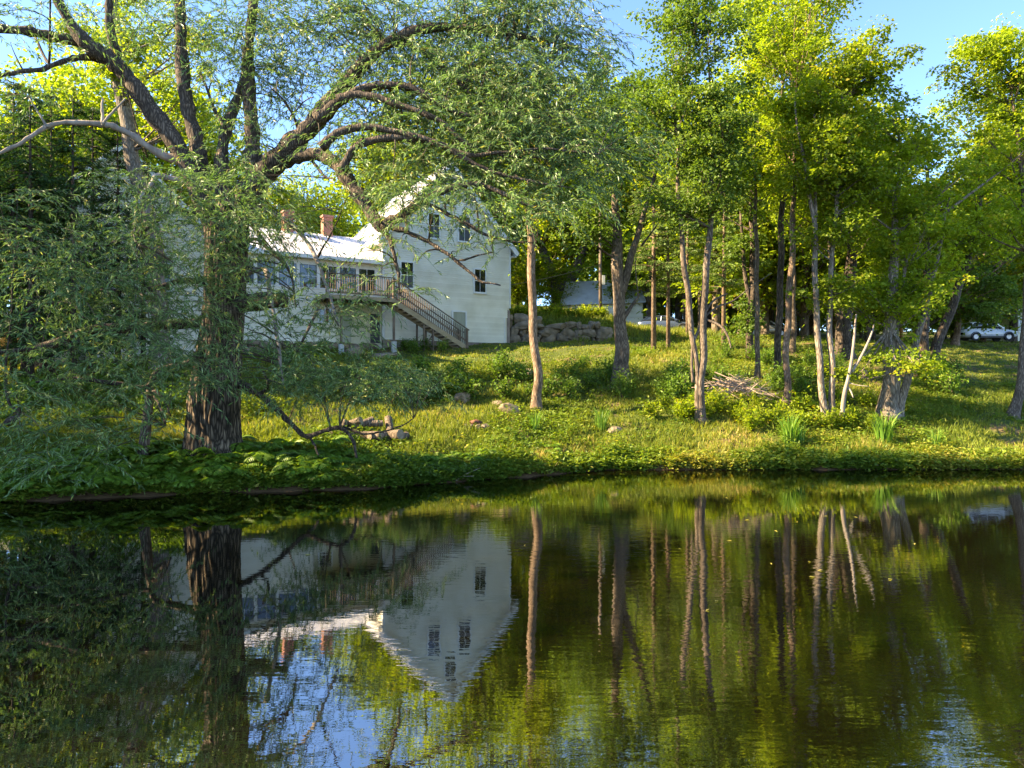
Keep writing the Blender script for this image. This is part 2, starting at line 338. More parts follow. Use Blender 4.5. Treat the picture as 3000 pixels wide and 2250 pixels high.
# ------------------------------------------------------------------ terrain
# (photo column: shore distance, then distance and photo row of the ground along it)
COLS = [
 (-700, 18.6, [(19.6, 1420), (23, 1310), (27, 1215), (31, 1130), (35, 1085), (40, 1062), (60, 1040), (100, 1000)]),
 (0,    19.3, [(20.3, 1400), (23, 1300), (27, 1205), (31, 1125), (35, 1083), (40, 1060), (60, 1035), (100, 990)]),
 (600,  20.9, [(21.8, 1370), (24, 1290), (28, 1190), (32, 1110), (36, 1060), (39.5, 1038), (60, 1010), (100, 960)]),
 (1100, 21.8, [(22.8, 1385), (25, 1310), (28, 1240), (31, 1170), (35, 1100), (39, 1052), (43, 1026), (46, 1014), (60, 1000), (100, 940)]),
 (1500, 24.3, [(25.5, 1345), (28, 1272), (31, 1200), (35, 1120), (40, 1055), (45, 1022), (49, 1004), (50.3, 1002), (50.9, 944), (58, 912), (75, 905), (100, 890)]),
 (1770, 26.4, [(28, 1312), (31, 1225), (36, 1118), (41, 1050), (46, 1012), (49, 1000), (50.3, 998), (51.0, 962), (58, 930), (75, 922), (100, 905)]),
 (1860, 26.5, [(28, 1315), (31, 1228), (36, 1115), (41, 1048), (46, 1018), (50, 990), (54, 964), (58, 975), (66, 976), (80, 960), (100, 930)]),
 (2050, 26.6, [(28, 1320), (30.5, 1240), (33, 1170), (37, 1090), (41, 1045), (46, 1015), (52, 982), (58, 982), (66, 982), (80, 970), (100, 950)]),
 (2500, 26.6, [(28, 1322), (30.5, 1245), (34, 1160), (38, 1095), (43, 1045), (48, 1015), (55, 1000), (62, 998), (80, 990), (100, 980)]),
 (3000, 26.6, [(28, 1335), (31, 1252), (35, 1180), (40, 1112), (46, 1065), (52, 1030), (58, 1011), (61.5, 1004), (75, 1000), (100, 985)]),
 (3700, 26.6, [(28, 1335), (31, 1252), (35, 1180), (40, 1112), (46, 1065), (52, 1030), (58, 1011), (61.5, 1004), (75, 1000), (100, 985)]),
]
CP = []
for cpx, sh, lst in COLS:
    ds = [sh - 6, sh - 1.5, sh]; zs = [-1.6, -0.45, 0.0]
    for d, py in lst: ds.append(d); zs.append(CAMZ + (HZ - py) / F * d)
    ds.append(420); zs.append(zs[-1] + 24)
    CP.append((cpx, np.array(ds), np.array(zs)))
CPX = np.array([c[0] for c in CP], float)
def g(x, y):
    x = np.asarray(x, float); y = np.asarray(y, float); x, y = np.broadcast_arrays(x, y)
    px = np.clip(1500 + F * x / np.maximum(y, 8.0), CPX[0], CPX[-1])
    Z = np.stack([np.interp(y, c[1], c[2]) for c in CP], 0)
    k = np.clip(np.searchsorted(CPX, px) - 1, 0, len(CP) - 2); t = (px - CPX[k]) / (CPX[k + 1] - CPX[k])
    Z0 = np.take_along_axis(Z, k[None], 0)[0]; Z1 = np.take_along_axis(Z, (k + 1)[None], 0)[0]
    z = Z0 * (1 - t) + Z1 * t
    w = np.clip((z + 0.1) / 0.6, 0, 1)
    z = z + w * (0.07 * np.sin(1.7 * x + 0.9 * y) * np.sin(1.1 * y - 0.6 * x) + 0.05 * np.sin(3.1 * x - 1.3 * y) + 0.03 * np.sin(5.3 * y + 2.1 * x)) + (0.04 * np.sin(2.3 * x) + 0.03 * np.sin(1.05 * x + 1) + 0.04 * np.sin(4.9 * x + y) + 0.03 * np.sin(9.7 * x - 2 * y)) * np.clip(1 - np.abs(z) / 0.8, 0, 1)
    # far banks that close the pond behind and beside the camera
    bank = np.maximum(np.clip((-y - 26) / 6.0, 0, 1), np.clip((np.abs(x) - 75) / 10.0, 0, 1)) * 2.6 - 1.6
    return np.maximum(z, bank)
def gz(x, y): return float(g(x, y))
def gnd(px, py, dmin=17.0, dmax=95.0):
    d = np.arange(dmin, dmax, 0.05); x = (px - 1500) / F * d; zr = CAMZ + (HZ - py) / F * d
    hit = np.nonzero(zr <= g(x, d))[0]
    i = hit[0] if len(hit) else len(d) - 1
    return np.array([x[i], d[i], gz(x[i], d[i])])

xs = np.concatenate([np.linspace(-420, -60, 25), np.arange(-55, 60, 0.55), np.linspace(64, 420, 25)])
ys = np.concatenate([np.linspace(-140, 10, 24), np.arange(14, 66, 0.4), np.linspace(68, 110, 20), np.linspace(120, 420, 20)])
GX, GY = np.meshgrid(xs, ys); GZ = g(GX, GY)
nx, ny = len(xs), len(ys)
ii = (np.arange(ny - 1)[:, None] * nx + np.arange(nx - 1)[None, :]).ravel()
gm = mesh_np('ground', np.stack([GX, GY, GZ], -1).reshape(-1, 3), np.stack([ii, ii + 1, ii + nx + 1, ii + nx], -1), mats=[M['ground']], smooth=True)
tag(put('ground', gm), 'grassy bank and lawn rising from the pond to the house', kind='structure')
wm = mesh_np('pond_water', np.array([(-110, -60, 0), (110, -60, 0), (110, 60, 0), (-110, 60, 0)], float), np.array([(0, 1, 2, 3)]), mats=[M['water']])
tag(put('pond_water', wm), 'dark still pond mirroring the trees and the house', kind='structure')

# ------------------------------------------------------------------ farmhouse
HL = np.array([-8.08, 44.5]); HA = math.atan2(0.511, 0.86); EX = np.array([math.cos(HA), math.sin(HA)]); OUT = np.array([EX[1], -EX[0]])
HZ0 = 5.2
def wp(px, py, o=0.0):
    """photo pixel on the facade plane (o metres in front of it) -> local x along the facade and local z"""
    b = HL + OUT * o; u = (px - 1500) / F
    s = (u * b[1] - b[0]) / (EX[0] - u * EX[1]); d = b[1] + EX[1] * s
    return s, CAMZ + (HZ - py) / F * d - HZ0
def hloc(s, o): return HL + EX * s + OUT * o
GW = 9.2                        # gable width
EZ = 12.6 - HZ0; AZ = 17.6 - HZ0; SB = 6.0 - HZ0     # eave, apex, bottom of siding (local z)
house = thing('farmhouse', 'white clapboard farmhouse with steep metal roof and long windowed wing', 'house', (HL[0], HL[1], HZ0), HA)
BD = 0.135                      # clapboard exposure
def board_mesh(mat):
    mb = MB(); V = [(0, -0.042, 0), (1, -0.042, 0), (1, 0, 0), (0, 0, 0), (0, -0.006, 1.06), (1, -0.006, 1.06), (1, 0, 1.06), (0, 0, 1.06)]
    mb.add(V, [(0, 3, 2, 1), (4, 5, 6, 7), (0, 1, 5, 4), (1, 2, 6, 5), (2, 3, 7, 6), (3, 0, 4, 7)]); return mb.mesh('clapboard', mat)
BM = board_mesh(M['siding'])
def boards(parent, x0, x1, z0, z1, y=0.0, rot=0.0, gable=None, name='clapboard', off=(0, 0)):
    """one object per clapboard; gable = (eave z, apex z) narrows the rows to the roof"""
    k = 0; z = z0
    while z < z1 - 0.02:
        a, b = x0, x1
        if gable and z > gable[0]:
            t = (z + BD * 0.5 - gable[0]) / (gable[1] - gable[0]); h = (x1 - x0) / 2 * t; a, b = x0 + h, x1 - h
        if b - a > 0.1:
            c, s_ = math.cos(rot), math.sin(rot)
            ox, oy = off[0] + a * c - y * s_, off[1] + a * s_ + y * c
            put(name, BM, parent, (ox, oy, z), (0, 0, rot), (b - a, 1, BD))
        z += BD
# solid walls behind the boards
mb = MB(); mb.prism([(0.02, -0.6), (GW - 0.02, -0.6), (GW - 0.02, EZ), (GW / 2, AZ - 0.05), (0.02, EZ)], 0, 2, 0.03, 9.4, 1); mb.build('wall', M['siding'], house)
# the siding steps up on the right where the bank rises against the wall
sR1, zR1 = wp(1476, 923); sR2, zR2 = wp(1484, 900)
boards(house, 0.0, GW - 0.42, SB, SB + BD * 13, -0.03)
boards(house, 0.0, GW - 0.2, SB + BD * 13, SB + BD * 18, -0.03)
boards(house, 0.0, GW, SB + BD * 18, AZ - 0.2, -0.03, gable=(EZ, AZ))
boards(house, 0.0, 9.4, SB, EZ, 0.0, math.radians(-90), off=(-0.03, 9.4))     # left side wall
mb = MB(); mb.box(-0.03, GW - 0.5, -0.04, 0.0, -0.9, SB); mb.box(GW - 0.2, GW + 0.02, -0.02, 3.0, -0.5, SB + BD * 17); mb.build('foundation', M['foundation'], house)
for nm, b in (('corner_trim', (-0.075, 0.085, -0.085, 0.03, SB, EZ)), ('corner_trim', (GW - 0.05, GW + 0.05, -0.085, 0.03, SB + BD * 18, EZ)),
              ('corner_trim', (GW - 0.46, GW - 0.38, -0.085, 0.0, SB, SB + BD * 13))):
    MB().box(*b).build(nm, M['trim'], house)
# roof: two slabs with overhang, rake boards, soffits and standing seams
th = 0.10; ov = 0.45; slope = (AZ - EZ) / (GW / 2)
def roof_side(sgn, seams):
    cx = GW / 2; ex = cx + sgn * (GW / 2 + 0.4); ez = EZ - slope * 0.4; L = np.array([ex - cx, 0, ez - AZ]); 
    nrmv = nrm(np.array([-L[2] * sgn, 0, abs(L[0])])) if sgn > 0 else nrm(np.array([L[2], 0, -L[0]]))
    nrmv = np.array([sgn * abs(L[2]), 0, abs(L[0])]); nrmv = nrmv / np.linalg.norm(nrmv)
    a = np.array([cx, -ov, AZ + 0.03]); b = np.array([ex, -ov, ez + 0.03])
    m = MB(); pts = [a, b, b + nrmv * th, a + nrmv * th]; back = [p + np.array([0, 9.4 + 2 * ov, 0]) for p in pts]
    m.add(pts + back, [(0, 1, 2, 3), (7, 6, 5, 4), (0, 4, 5, 1), (1, 5, 6, 2), (2, 6, 7, 3), (3, 7, 4, 0)])
    r = m.build('roof', M['metal_roof'], house)
    for k in range(seams):
        y = -ov + 0.03 + k * (9.4 + 2 * ov - 0.06) / (seams - 1)
        q = MB(); q.bar(a * [1, 0, 1] + [0, y, 0] + nrmv * (th + 0.012), b * [1, 0, 1] + [0, y, 0] + nrmv * (th + 0.012), 0.03, 0.03, nrmv); q.build('seam', M['metal_roof'], r)
    q = MB(); q.bar(a + [0, -0.02, -0.12], b + [0, -0.02, -0.12], 0.05, 0.26, nrmv); q.build('rake_board', M['trim'], house)
    q = MB(); q.bar(a + [0, 0.24, -0.05], b + [0, 0.24, -0.05], 0.42, 0.03, nrmv); q.build('soffit', M['trim'], house)
    q = MB(); q.bar(b + [0, 0, -0.06], b + [0, 9.4 + 2 * ov, -0.06], 0.04, 0.20, (0, 0, 1)); q.build('fascia', M['trim'], house)
    # boxed eave under the overhang
    x0, x1 = sorted((cx + sgn * (GW / 2 + 0.05), ex)); MB().box(x0, x1, -0.3, 9.6, ez - 0.22, ez - 0.17).build('eave_soffit', M['trim'], house)
roof_side(-1, 18); roof_side(1, 18)

def window(parent, x0, x1, z0, z1, y=-0.03, screen=True, mid=True, label=None, vm=1):
    """sash window standing proud of the siding: frame, two panes, muntins, sill"""
    w = put('window', MB().box(x0 + 0.01, x1 - 0.01, y - 0.035, y - 0.005, z0 + 0.01, z1 - 0.01).mesh('window', M['black_plastic']), parent)
    f = MB(); c = 0.085
    f.box(x0 - c, x0, y - 0.095, y, z0 - c, z1 + c); f.box(x1, x1 + c, y - 0.095, y, z0 - c, z1 + c)
    f.box(x0, x1, y - 0.0949, y, z1, z1 + c); f.box(x0, x1, y - 0.0949, y, z0 - c, z0)
    f.build('frame', M['trim'], w)
    zm = (z0 + z1) / 2
    MB().box(x0, x1, y - 0.055, y - 0.045, zm + 0.02, z1).build('pane', M['glass'], w)
    MB().box(x0, x1, y - 0.065, y - 0.05, z0, zm - 0.02).build('pane', M['screen'] if screen else M['glass'], w)
    if mid: MB().box(x0, x1, y - 0.08, y - 0.045, zm - 0.025, zm + 0.025).build('meeting_rail', M['trim'], w)
    for k in range(vm):
        xm = x0 + (x1 - x0) * (k + 1) / (vm + 1); MB().box(xm - 0.012, xm + 0.012, y - 0.075, y - 0.05, z0, z1).build('muntin', M['trim'], w)
    MB().box(x0 - 0.12, x1 + 0.12, y - 0.13, y - 0.096, z0 - c - 0.04, z0 - c + 0.02).build('sill', M['trim'], w)
    if label: w['label'] = label
    return w
def win_px(x0, y0, x1, y1, **k):
    a, z1 = wp(x0, (y0 + y0) / 2); b, _ = wp(x1, y0); _, z0 = wp((x0 + x1) / 2, y1); _, z1 = wp((x0 + x1) / 2, y0)
    return window(house, a, b, z0, z1, **k)
win_px(1254, 628, 1285, 697); win_px(1343, 637, 1375, 707); win_px(1174, 770, 1208, 843); win_px(1389, 791, 1420, 856, screen=False)
sA = GW / 2; window(house, sA - 0.36, sA + 0.36, 15.0 - HZ0, 16.25 - HZ0, screen=False)
# basement door
d0, dz1 = wp(1326, 914); d1, _ = wp(1362, 914); dz0 = SB - 0.35
dr = put('door', MB().box(d0, d1, -0.075, -0.03, dz0, dz1).mesh('door', M['door']), house)
for k in range(4):
    xk = d0 + (d1 - d0) * (k + 0.5) / 4; MB().box(xk - (d1 - d0) / 8 + 0.012, xk + (d1 - d0) / 8 - 0.012, -0.085, -0.072, dz0 + 0.02, dz1 - 0.02).build('plank', M['door'], dr)
q = MB(); q.box(d0 - 0.1, d0, -0.13, -0.03, dz0, dz1 + 0.1); q.box(d1, d1 + 0.1, -0.13, -0.03, dz0, dz1 + 0.1); q.box(d0, d1, -0.1299, -0.03, dz1, dz1 + 0.1); q.build('frame', M['trim'], dr)
MB().box(d1 - 0.16, d1 - 0.1, -0.13, -0.085, dz0 + 0.95, dz0 + 1.05).build('handle', M['black_plastic'], dr)

# wing to the left of the gable: windowed sun porch above, clapboard below
WL = -10.2; WE = 10.75 - HZ0; WB = 5.72 - HZ0
MB().box(WL, -0.05, 0.06, 7.0, -0.6, WE - 0.15).build('wing_wall', M['siding'], house)
Wsill = wp(760, 822)[1]; Whead = wp(760, 762)[1]
Wsill = 8.95 - HZ0; Whead = 10.28 - HZ0
boards(house, WL, -4.35, WB, Wsill - 0.05, 0.03)
boards(house, -4.35, -1.0, 8.3 - HZ0, Wsill - 0.05, 0.03)
MB().box(WL, -0.06, -0.02, 0.055, Wsill - 0.06, Wsill).build('sill_band', M['trim'], house)
MB().box(WL, -0.06, -0.02, 0.055, Whead, WE - 0.1).build('head_band', M['trim'], house)
wx = WL + 0.25; k = 0
while wx < -1.2:
    ww = 1.0; x1 = min(wx + ww, -0.3)
    w = put('window', MB().box(wx, x1, 0.0, 0.045, Wsill, Whead).mesh('window', M['black_plastic']), house)
    MB().box(wx + 0.03, x1 - 0.03, -0.012, -0.002, Wsill + 0.03, Whead - 0.03).build('pane', M['glass'], w)
    xm = (wx + x1) / 2; MB().box(xm - 0.014, xm + 0.014, -0.03, -0.004, Wsill, Whead).build('muntin', M['trim'], w)
    zm = (Wsill + Whead) / 2; MB().box(wx, x1, -0.0301, -0.004, zm - 0.014, zm + 0.014).build('muntin', M['trim'], w)
    MB().box(x1, x1 + 0.2, -0.035, 0.05, Wsill, Whead).build('mullion_post', M['trim'], house)
    wx = x1 + 0.2
# recessed cream wall, doors and window under the deck
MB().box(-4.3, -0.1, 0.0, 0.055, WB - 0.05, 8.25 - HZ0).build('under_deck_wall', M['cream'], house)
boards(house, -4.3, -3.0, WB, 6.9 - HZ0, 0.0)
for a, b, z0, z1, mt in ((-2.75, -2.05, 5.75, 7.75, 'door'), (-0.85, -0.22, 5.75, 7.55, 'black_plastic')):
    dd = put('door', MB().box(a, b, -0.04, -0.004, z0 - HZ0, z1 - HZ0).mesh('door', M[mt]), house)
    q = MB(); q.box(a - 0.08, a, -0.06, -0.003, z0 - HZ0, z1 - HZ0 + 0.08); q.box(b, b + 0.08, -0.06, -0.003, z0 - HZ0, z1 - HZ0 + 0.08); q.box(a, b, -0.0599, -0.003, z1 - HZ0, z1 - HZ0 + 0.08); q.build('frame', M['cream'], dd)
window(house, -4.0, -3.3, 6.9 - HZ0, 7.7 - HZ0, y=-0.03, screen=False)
# wing roof
ry = 3.6; rz = 12.85 - HZ0
def slab(name, a, b, c, d, t, mat, parent):
    a, b, c, d = [np.array(p, float) for p in (a, b, c, d)]; n_ = nrm(np.cross(b - a, d - a)); 
    if n_[2] < 0: n_ = -n_
    m = MB(); m.add([a, b, c, d, a + n_ * t, b + n_ * t, c + n_ * t, d + n_ * t], [(0, 3, 2, 1), (4, 5, 6, 7), (0, 1, 5, 4), (1, 2, 6, 5), (2, 3, 7, 6), (3, 0, 4, 7)])
    return m.build(name, mat, parent), n_
r, n_ = slab('wing_roof', (WL - 0.3, -0.5, WE), (-0.06, -0.5, WE), (-0.06, ry, rz), (WL - 0.3, ry, rz), 0.07, M['metal_roof'], house)
for k in range(22):
    x = WL - 0.25 + k * (-WL + 0.15) / 21; q = MB(); q.bar(np.array((x, -0.5, WE)) + n_ * 0.082, np.array((x, ry, rz)) + n_ * 0.082, 0.03, 0.03, n_); q.build('seam', M['metal_roof'], r)
slab('wing_roof', (WL - 0.3, 7.5, WE), (WL - 0.3, ry + 0.01, rz), (-0.06, ry + 0.01, rz), (-0.06, 7.5, WE), 0.07, M['metal_roof'], house)
MB().box(WL - 0.3, -0.08, -0.54, -0.502, WE - 0.16, WE + 0.05).build('fascia', M['trim'], house)
MB().box(WL - 0.28, -0.1, -0.5, 0.0, WE - 0.14, WE - 0.11).build('eave_soffit', M['trim'], house)
MB().box(WL + 0.02, -0.1, 0.0, 0.07, WE - 0.11, WE - 0.02).build('frieze', M['trim'], house)
for cxx in (wp(960, 660, -3.4)[0], wp(845, 655, -3.4)[0]):
    ch = put('chimney', MB().box(cxx - 0.3, cxx + 0.3, ry - 0.3, ry + 0.3, rz - 0.6, rz + 1.15).mesh('chimney', M['brick']), house)
    MB().box(cxx - 0.36, cxx + 0.36, ry - 0.36, ry + 0.36, rz + 1.15, rz + 1.3).build('chimney_cap', M['brick'], ch)

# field stones under the wing
def stone_mesh(seed, rough=0.16, sub=2):
    r = np.random.default_rng(seed)
    n = 4; lin = np.linspace(-1, 1, n + 1); V = []; idx = {}; Q = []
    def vid(p):
        k = tuple(np.round(p, 4))
        if k not in idx: idx[k] = len(V); V.append(p)
        return idx[k]
    for ax in range(3):
        for sg in (-1, 1):
            for i in range(n):
                for j in range(n):
                    q = []
                    for a, b in ((lin[i], lin[j]), (lin[i + 1], lin[j]), (lin[i + 1], lin[j + 1]), (lin[i], lin[j + 1])):
                        p = [0, 0, 0]; p[ax] = sg; p[(ax + 1) % 3] = a; p[(ax + 2) % 3] = b; q.append(vid(p))
                    Q.append(q if sg > 0 else q[::-1])
    V = np.array(V, float); d = nrm(V); V = V * 0.74 + d * 0.36
    V /= np.abs(V).max(0)
    for _ in range(9):
        nv = nrm(r.normal(size=3)); o = r.uniform(0.70, 1.0); h = V @ nv - o; V = V - np.clip(h, 0, None)[:, None] * nv * 0.9
    V += r.normal(scale=0.03, size=V.shape); V *= 0.5 / np.abs(V).max(0)
    return mesh_np('stone', V, np.array(Q), mats=[M['stone']])
STONES = [stone_mesh(100 + i) for i in range(8)]
for i in range(15):
    x = WL + 0.4 + i * 0.66; h = 0.5 + 0.2 * random.random()
    put('foundation_stone', STONES[i % 8], house, (x, -0.02, WB - h / 2 + 0.02), (0, 0, random.uniform(-.15, .15)), (0.72, 0.6, h))
for i in range(13):
    x = WL + 0.5 + i * 0.76; put('foundation_stone', STONES[(i + 3) % 8], house, (x, -0.08, WB - 0.72), (0, 0, random.uniform(-.2, .2)), (0.85, 0.7, 0.55))

# ------------------------------------------------------------------ deck with staircase
deck = thing('deck', 'weathered wooden deck and long staircase with baluster railings beside the white gable', 'deck', (HL[0], HL[1], HZ0), HA)
DZ = 8.3 - HZ0; DX0, DX1, DO = -4.3, -0.15, 2.45
for k in range(17):
    y = -DO + 0.07 + k * 0.143
    MB().box(DX0, DX1, y - 0.065, y + 0.065, DZ - 0.035, DZ).build('plank', M['old_wood'], deck)
MB().box(DX0, DX1, -DO - 0.045, -DO - 0.005, DZ - 0.24, DZ - 0.005).build('rim_joist', M['new_wood'], deck)
MB().box(DX1 + 0.002, DX1 + 0.04, -DO, -0.05, DZ - 0.24, DZ - 0.005).build('rim_joist', M['new_wood'], deck)
MB().box(DX0 - 0.04, DX0 - 0.002, -DO, -0.05, DZ - 0.24, DZ - 0.005).build('rim_joist', M['new_wood'], deck)
for k in range(9): MB().box(DX0 + 0.1 + k * 0.48, DX0 + 0.14 + k * 0.48, -DO, -0.06, DZ - 0.2, DZ - 0.04).build('joist', M['old_wood'], deck)
RT = 9.5 - HZ0
for x in (DX1 - 0.06, -3.4):
    w2 = hloc(x, DO - 0.06); gzv = gz(*w2) - HZ0
    MB().box(x - 0.06, x + 0.06, -DO, -DO + 0.12, gzv + 0.55, RT + 0.05 if x > -1 else DZ - 0.2).build('post', M['old_wood'], deck)
    MB().box(x - 0.13, x + 0.13, -DO - 0.07, -DO + 0.19, gzv - 0.2, gzv + 0.62).build('concrete_pier', M['concrete'], deck)
MB().box(DX0, DX0 + 0.1, -DO, -DO + 0.1, DZ, RT + 0.05).build('post', M['old_wood'], deck)
MB().box(-2.2, -2.1, -DO, -DO + 0.1, DZ, RT).build('post', M['old_wood'], deck)
MB().box(DX0, DX1, -DO - 0.02, -DO + 0.12, RT, RT + 0.04).build('top_rail', M['old_wood'], deck)
MB().box(DX0, DX1, -DO + 0.03, -DO + 0.07, DZ + 0.1, DZ + 0.18).build('bottom_rail', M['old_wood'], deck)
bal = MB().box(-0.018, 0.018, -0.018, 0.018, 0, 1).mesh('baluster', M['old_wood'])
x = DX0 + 0.14
while x < DX1 - 0.15:
    put('baluster', bal, deck, (x, -DO + 0.05, DZ + 0.1), (0, 0, 0), (1, 1, RT - DZ - 0.1)); x += 0.14
# staircase
sx0, sx1 = DX1 + 0.05, wp(1357, 1030, 1.9)[0]; ns = 16
by = gz(*hloc(sx1, 1.9)) - HZ0 - 0.02
y0s, y1s = -DO + 0.02, -DO + 1.12
run = (sx1 - sx0) / ns; rise = (DZ - by) / (ns + 0.0)
for k in range(ns):
    xk = sx0 + k * run; zk = DZ - (k + 1) * rise
    MB().box(xk - 0.02, xk + run + 0.01, y0s + 0.03, y1s - 0.03, zk + rise - 0.04 - rise, zk).build('tread', M['old_wood'], deck)
for yy in (y0s, y1s):
    q = MB(); q.bar((sx0 - 0.05, yy, DZ - 0.22), (sx1 + 0.05, yy, by - 0.05), 0.045, 0.30, (0, 0, 1)); q.build('stringer', M['new_wood'], deck)
    q = MB(); q.bar((sx0 - 0.05, yy, RT - 0.05), (sx1 + 0.15, yy, by + 1.12), 0.09, 0.05); q.build('hand_rail', M['old_wood'], deck)
    q = MB(); q.bar((sx0 - 0.05, yy, DZ + 0.42), (sx1, yy, by + 0.42), 0.04, 0.10); q.build('mid_rail', M['old_wood'], deck)
    MB().box(sx1 - 0.08, sx1 + 0.06, yy - 0.06, yy + 0.06, by - 0.15, by + 1.2).build('newel_post', M['old_wood'], deck)
    nb = 38
    for k in range(nb):
        t = (k + 0.5) / nb; xk = sx0 + t * (sx1 - sx0); zk = DZ + t * (by - DZ)
        put('baluster', bal, deck, (xk, yy, zk - 0.08), (0, 0, 0), (1, 1, 1.16))
MB().box(DX1 - 0.06, DX1 + 0.06, y1s - 0.06, y1s + 0.06, DZ - 0.3, RT + 0.05).build('newel_post', M['old_wood'], deck)
for a, yy in ((1.75, y0s), (2.35, y0s), (1.75, y1s), (2.35, y1s)):
    t = (a - sx0) / (sx1 - sx0); zt = DZ - 0.25 + t * (by - DZ); gzv = gz(*hloc(a, -yy)) - HZ0
    MB().box(a - 0.05, a + 0.05, yy - 0.05 + 0.06, yy + 0.05 + 0.06, gzv - 0.1, zt).build('support_post', M['old_wood'], deck)
gzv = gz(*hloc(2.0, DO)) - HZ0
MB().bar((1.75, y0s + 0.12, gzv + 1.1), (2.35, y0s + 0.12, gzv + 0.05), 0.04, 0.09).build('brace', M['old_wood'], deck)
MB().bar((2.35, y0s + 0.14, gzv + 1.0), (1.9, y0s + 0.14, gzv + 0.4), 0.04, 0.09).build('brace', M['old_wood'], deck)

# ------------------------------------------------------------------ barn at the far left end of the wing
BW = 8.2; bl = hloc(WL - BW, 0.25); BZ0 = 3.9
barn = thing('barn', 'tall white clapboard barn end half hidden behind the willow', 'barn', (bl[0], bl[1], BZ0), HA)
BE, BA, BB = 11.6 - BZ0, 15.6 - BZ0, 4.35 - BZ0
mb = MB(); mb.prism([(0.02, -0.3), (BW - 0.02, -0.3), (BW - 0.02, BE), (BW / 2, BA - 0.05), (0.02, BE)], 0, 2, 0.03, 11.0, 1); mb.build('wall', M['siding'], barn)
boards(barn, 0, BW, BB, BA - 0.2, -0.0, gable=(BE, BA))
boards(barn, 0.0, 11.0, BB, BE, 0.0, math.radians(-90), off=(-0.005, 11.0))
MB().box(-0.07, 0.08, -0.06, 0.02, BB, BE).build('corner_trim', M['trim'], barn)
MB().box(0.0, BW, -0.03, 0.03, -0.6, BB).build('foundation', M['foundation'], barn)
a, b = (wp(214, 1000, 0.25)[0] - (WL - BW)), (wp(283, 1000, 0.25)[0] - (WL - BW))
dd = put('door', MB().box(a, b, -0.08, -0.03, BB - 0.05, BB + 2.3).mesh('door', M['door']), barn)
q = MB(); q.box(a - 0.1, a, -0.1, -0.03, BB - 0.05, BB + 2.4); q.box(b, b + 0.1, -0.1, -0.03, BB - 0.05, BB + 2.4); q.box(a, b, -0.0999, -0.03, BB + 2.3, BB + 2.4); q.build('frame', M['trim'], dd)
window(barn, 5.6, 6.4, 8.2 - BZ0, 9.6 - BZ0, y=-0.02, screen=False); window(barn, 3.0, 3.8, 8.2 - BZ0, 9.6 - BZ0, y=-0.02, screen=False)
for sg in (-1, 1):
    cx = BW / 2; ex = cx + sg * (BW / 2 + 0.35); ez = BE - 0.35 * (BA - BE) / (BW / 2)
    slab('roof', (cx, -0.4, BA + 0.02), (ex, -0.4, ez), (ex, 11.4, ez), (cx, 11.4, BA + 0.02), 0.09, M['metal_roof'], barn)
    q = MB(); q.bar((cx, -0.42, BA - 0.1), (ex, -0.42, ez - 0.1), 0.05, 0.22); q.build('rake_board', M['trim'], barn)

# ------------------------------------------------------------------ retaining wall of field stones
sw = thing('stone_wall', 'dry stone retaining wall of big field stones right of the white house', 'stone wall', tuple(P(1620, 1000, 49.9)))
swl = np.array(sw.location)
def wall_y(x): return 49.75 + 0.06 * x
def wstone(x, z, w, h, i): put('stone', STONES[i % 8], sw, (x - swl[0], wall_y(x) - swl[1] + random.uniform(-.16, .1), z - swl[2]), (random.uniform(-.25, .25), random.uniform(-.22, .22), random.uniform(-.4, .4)), (w, 0.85, h))
i = 0
wr = random.Random(8); i = 0
for rj, (zc, hh) in enumerate(((5.72, 0.8), (6.32, 0.62), (6.86, 0.66), (7.32, 0.5))):
    x = -0.6 + 0.25 * (rj % 2)
    while x < 7.0 - 0.3 * rj:
        w = wr.choice((0.34, 0.5, 0.62, 0.8, 1.0, 1.25, 1.55)); h = hh * wr.uniform(0.8, 1.45)
        if rj == 3 and x > 2.4: h *= 0.75
        wstone(x + w / 2, zc + wr.uniform(-.14, .12), w * 1.12, h * 1.12, i)
        if wr.random() < .35: wstone(x + w, zc - .3 + wr.uniform(-.1, .1), 0.26, 0.24, i + 3)
        x += w * 0.96; i += 1
for x, z, w, h in ((-0.2, 7.75, 0.62, 0.62), (0.75, 7.7, 1.25, 0.95), (1.75, 7.6, 0.8, 0.7), (3.9, 7.35, 0.6, 0.5)): wstone(x, z, w, h, i); i += 1
# ------------------------------------------------------------------ loose boulders
ROCKS = [((1490, 1208), (1.15, 0.8, 0.75), 'grey boulder lying beside the slender leaning trunk'),
         ((1352, 1172), (0.95, 0.7, 0.6), 'tan boulder half sunk in the slope above the fire ring'),
         ((1540, 1098), (0.8, 0.6, 0.55), 'small tan rock showing in the bushes halfway up the slope'),
         ((1125, 1047), (1.6, 0.8, 0.42), 'flat pale rock at the foot of the concrete deck pier'),
         ((1040, 1040), (1.3, 1.0, 0.95), 'large grey boulder under the deck beside the stone foundation'),
         ((1800, 1265), (0.6, 0.5, 0.4), 'dark rock at the root of the iris clump on the sunny bank'),
         ((2515, 1105), (1.3, 0.8, 0.6), 'grey boulder in the grass behind the pale double trunk'),
         ((1460, 1188), (0.5, 0.4, 0.35), 'small mossy stone next to the grey boulder')]
for k, ((px, py), sc, lb) in enumerate(ROCKS):
    p = gnd(px, py); tag(put('boulder', STONES[k % 8], None, (p[0], p[1], p[2] + sc[2] * 0.10), (0.1, 0.08, k * 1.3), sc), lb, 'rock')

